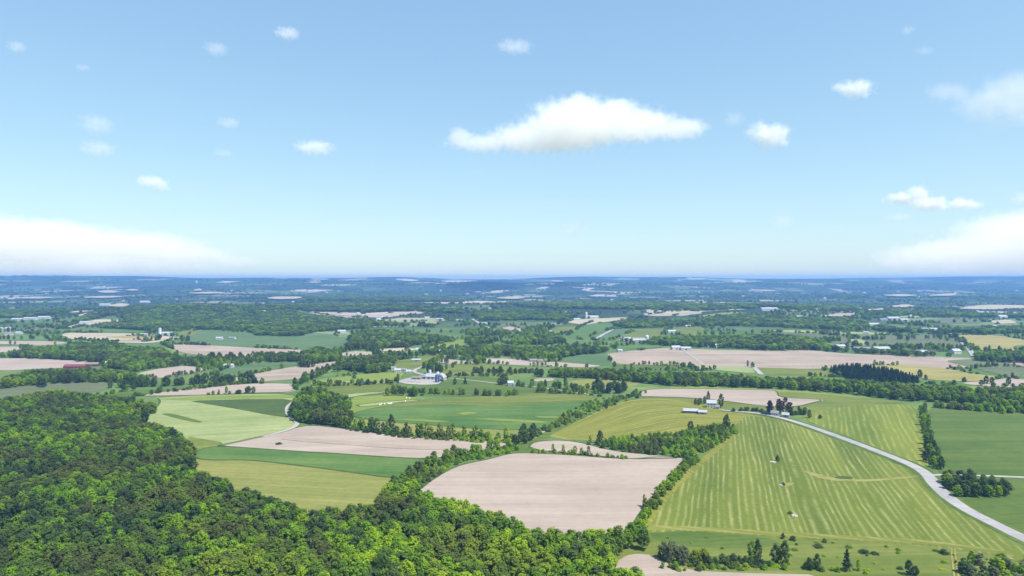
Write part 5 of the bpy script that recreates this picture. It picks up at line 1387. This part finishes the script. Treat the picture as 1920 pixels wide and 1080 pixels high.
# dead grey trees on the pale bank in the wood
for px_, py_, lab in [(96, 955, 'bare grey dead tree at the right end of the pale bank in the wood'), (124, 940, 'bare grey dead tree above the pale bank in the wood')]:
    x, y = G(px_, py_)
    r = empty('dead_tree', (x, y, float(ground_z(x, y))))
    tag(r, lab, 'tree')
    o = bpy.data.objects.new('trunk', trunk_mesh('trunk', 11, .2, int(px_), 9)); o.parent = r; COL.objects.link(o)
    o.data.materials[0] = plain_mat("dead_wood", (.42, .39, .36), .9, .1, 1.0)

# ------------------------------------------------------------------ clouds
def cloud_mat(name, blobs, size, density, soft=(.16, .46), amp=.55, nscale=3.2):
    """Vapour: density from rounded lobes (object space, metres) eaten away by noise."""
    m, n, l = new_mat(name)
    tc = N(n, "ShaderNodeTexCoord"); P = tc.outputs['Object']
    f = None
    for (c, r) in blobs:
        s = N(n, "ShaderNodeVectorMath"); s.operation = 'SUBTRACT'; l.new(P, s.inputs[0]); s.inputs[1].default_value = c
        d = N(n, "ShaderNodeVectorMath"); d.operation = 'DIVIDE'; l.new(s.outputs[0], d.inputs[0]); d.inputs[1].default_value = r
        ln = N(n, "ShaderNodeVectorMath"); ln.operation = 'LENGTH'; l.new(d.outputs[0], ln.inputs[0])
        g = math_n(n, l, 'SUBTRACT', 1.0, ln.outputs['Value'], True)
        f = g if f is None else math_n(n, l, 'MAXIMUM', f, g)
    nz = noise_n(n, l, P, nscale / size, 6, .62)
    v = math_n(n, l, 'ADD', f, math_n(n, l, 'MULTIPLY', math_n(n, l, 'SUBTRACT', nz, .5), amp * 2))
    mr = N(n, "ShaderNodeMapRange"); mr.interpolation_type = 'SMOOTHSTEP'
    mr.inputs[1].default_value, mr.inputs[2].default_value = soft
    l.new(v, mr.inputs[0])
    gate = N(n, "ShaderNodeMapRange"); gate.inputs[1].default_value = 0.0; gate.inputs[2].default_value = .1; l.new(f, gate.inputs[0])
    den = math_n(n, l, 'MULTIPLY', math_n(n, l, 'MULTIPLY', mr.outputs[0], gate.outputs[0]), density)
    vol = n.new("ShaderNodeVolumePrincipled")
    vol.inputs['Color'].default_value = (.986, .976, .962, 1); vol.inputs['Anisotropy'].default_value = CLOUD_G
    l.new(den, vol.inputs['Density'])
    o = n.new("ShaderNodeOutputMaterial"); l.new(vol.outputs[0], o.inputs['Volume'])
    m.cycles.volume_step_rate = CLOUD_STEP
    return m
CLOUD_G, CLOUD_STEP = 0.0, 0.15

def cloud(lobes, dist, label, tau, deep=.7, group=None, soft=(.24, .95), amp=.80, nscale=1.7):
    """lobes: ellipses in photo pixels (cx, cy, rx, ry), set at this distance."""
    k = dist / FPX
    cx = sum(q[0] for q in lobes) / len(lobes); cy_ = sum(q[1] for q in lobes) / len(lobes)
    org = np.array([(cx - 960) * k, dist, CAM_H + (HORIZON - cy_) * k])
    blobs = []
    for i, (a, b, rx, ry) in enumerate(lobes):
        c = ((a - cx) * k, (i % 3 - 1) * ry * k * .3, (cy_ - b) * k)
        blobs.append((c, (rx * k, max(ry, min(rx, ry * 2.2)) * k * deep, ry * k)))
    bm = bmesh.new()
    iv, if_ = ico()
    for c, r in blobs:
        for p in iv * 1.02:
            bm.verts.new((c[0] + p[0] * r[0], c[1] + p[1] * r[1], c[2] + p[2] * r[2]))
    res = bmesh.ops.convex_hull(bm, input=bm.verts)
    loose = [v for v in bm.verts if not v.link_faces]
    bmesh.ops.delete(bm, geom=loose, context='VERTS')
    me = bpy.data.meshes.new("cloud"); bm.to_mesh(me); bm.free()
    size = max(r[2] for _, r in blobs)
    thick = 2 * max(r[1] for _, r in blobs)
    me.materials.append(cloud_mat("cloud_vapour", blobs, size, tau / thick, soft, amp, nscale))
    o = bpy.data.objects.new("cloud", me); o.location = org; COL.objects.link(o)
    return tag(o, label, 'cloud', group)

if True:
    cloud([(1075, 240, 135, 62), (1120, 232, 100, 54), (1000, 257, 125, 40), (1190, 240, 110, 42), (1270, 243, 80, 28), (905, 269, 100, 22), (865, 262, 40, 28), (1085, 194, 45, 24), (1165, 202, 50, 26), (1050, 270, 110, 24)], 7000,
          'large bright white cloud with a flat base hanging over the middle of the valley', 6, 1.2, None, (.24, .62), .64, 3.2)
    cloud([(1437, 255, 58, 32), (1425, 248, 40, 30), (1455, 262, 40, 24)], 7000, 'small round white cloud just right of the large central one', 4)
    cloud([(1597, 170, 50, 26), (1610, 172, 34, 24), (1580, 163, 30, 18)], 6000, 'small bright puff high up at the right', 3.5)
    cloud([(1850, 195, 110, 64), (1905, 200, 90, 80), (1790, 170, 70, 30), (1880, 170, 80, 50)], 7000, 'wide thin veil of cloud at the upper right edge', 1.5)
    cloud([(1715, 368, 36, 30), (1690, 372, 52, 18), (1745, 382, 70, 20), (1798, 384, 52, 18)], 12000, 'two humped white cloud above the right hand cloud bank', 4)
    cloud([(1920, 470, 170, 70), (1850, 470, 110, 50), (1770, 480, 140, 40), (1900, 425, 90, 45), (1960, 440, 120, 70), (1720, 495, 80, 18), (1880, 500, 240, 24), (1900, 507, 260, 18)], 30000,
          'broad white cloud bank rising over the right end of the skyline', 7.5, 3.0, None, (.22, .72), .66, 2.8)
    cloud([(50, 460, 200, 60), (160, 455, 110, 48), (280, 465, 110, 44), (370, 480, 90, 26), (-40, 440, 120, 60), (440, 490, 60, 14), (110, 430, 50, 28), (220, 495, 280, 24), (120, 505, 300, 22)], 30000,
          'long white cloud bank lying on the left end of the skyline', 7.5, 3.0, None, (.20, .72), .66, 2.8)
    cloud([(595, 280, 52, 22), (575, 276, 34, 18)], 8000, 'small faint cloud left of the large central one', 2.6)
    cloud([(287, 342, 42, 19), (300, 350, 30, 20)], 9000, 'small whitish cloud above the left cloud bank', 3)
    for a, b, rx, ry, tau, lab in [
        (185, 236, 36, 24, 1.6, 'faint ragged puff at the upper left above a flatter one'), (187, 281, 38, 19, 2.0, 'faint flat puff at the left below a ragged one'),
        (430, 232, 26, 13, 1.5, 'tiny faint puff left of centre at the height of the big cloud'), (963, 91, 42, 17, 2.2, 'small flat white puff high above the big cloud'),
        (541, 66, 28, 14, 3.2, 'small crisp white puff highest in the sky at left'), (408, 95, 26, 16, 1.6, 'small faint puff with a wisp below, high at left'),
        (37, 91, 20, 13, 1.5, 'tiny puff near the upper left corner'), (1072, 431, 32, 20, 1.4, 'faint lone puff low over the middle of the skyline'),
        (1462, 415, 26, 16, 1.0, 'very faint puff low over the right part of the skyline'), (160, 129, 16, 8, .9, 'barely visible wisp high at left'),
        (1695, 60, 16, 10, .9, 'barely visible wisp high at right'), (1682, 407, 30, 10, 1.0, 'thin faint wisp under the two humped cloud'),
        (1728, 98, 20, 10, .7, 'faint wisp high at right below the barely visible one'), (1370, 225, 26, 18, .9, 'torn wisp off the right tip of the large central cloud'),
        (1908, 372, 26, 18, 1.6, 'small puff at the right edge above the cloud bank'), (420, 288, 22, 10, .8, 'thin faint wisp left of the small faint cloud')]:
        cloud([(a, b, rx * 1.25, ry * 1.25), (a + rx * .3, b + ry * .2, rx * .8, ry * .9)], 7000, lab, tau * .62)

# ------------------------------------------------------------------ haze
HAZE_DENSITY, HAZE_COLOUR = 8.4e-5, (.22, .47, 1.0)
bv, bf = box_vf(-12600, 12600, -2200, 12700, -60, 193)
haze_m, hn, hl = new_mat("valley_haze")
hv = hn.new("ShaderNodeVolumePrincipled")
hv.inputs['Density'].default_value = HAZE_DENSITY
hv.inputs['Color'].default_value = (*HAZE_COLOUR, 1)
hv.inputs['Anisotropy'].default_value = 0.1
ho = hn.new("ShaderNodeOutputMaterial"); hl.new(hv.outputs[0], ho.inputs['Volume'])
haze = mesh_obj("haze", bv, bf, haze_m)
tag(haze, 'pale blue haze filling the valley air', None, None, 'stuff')
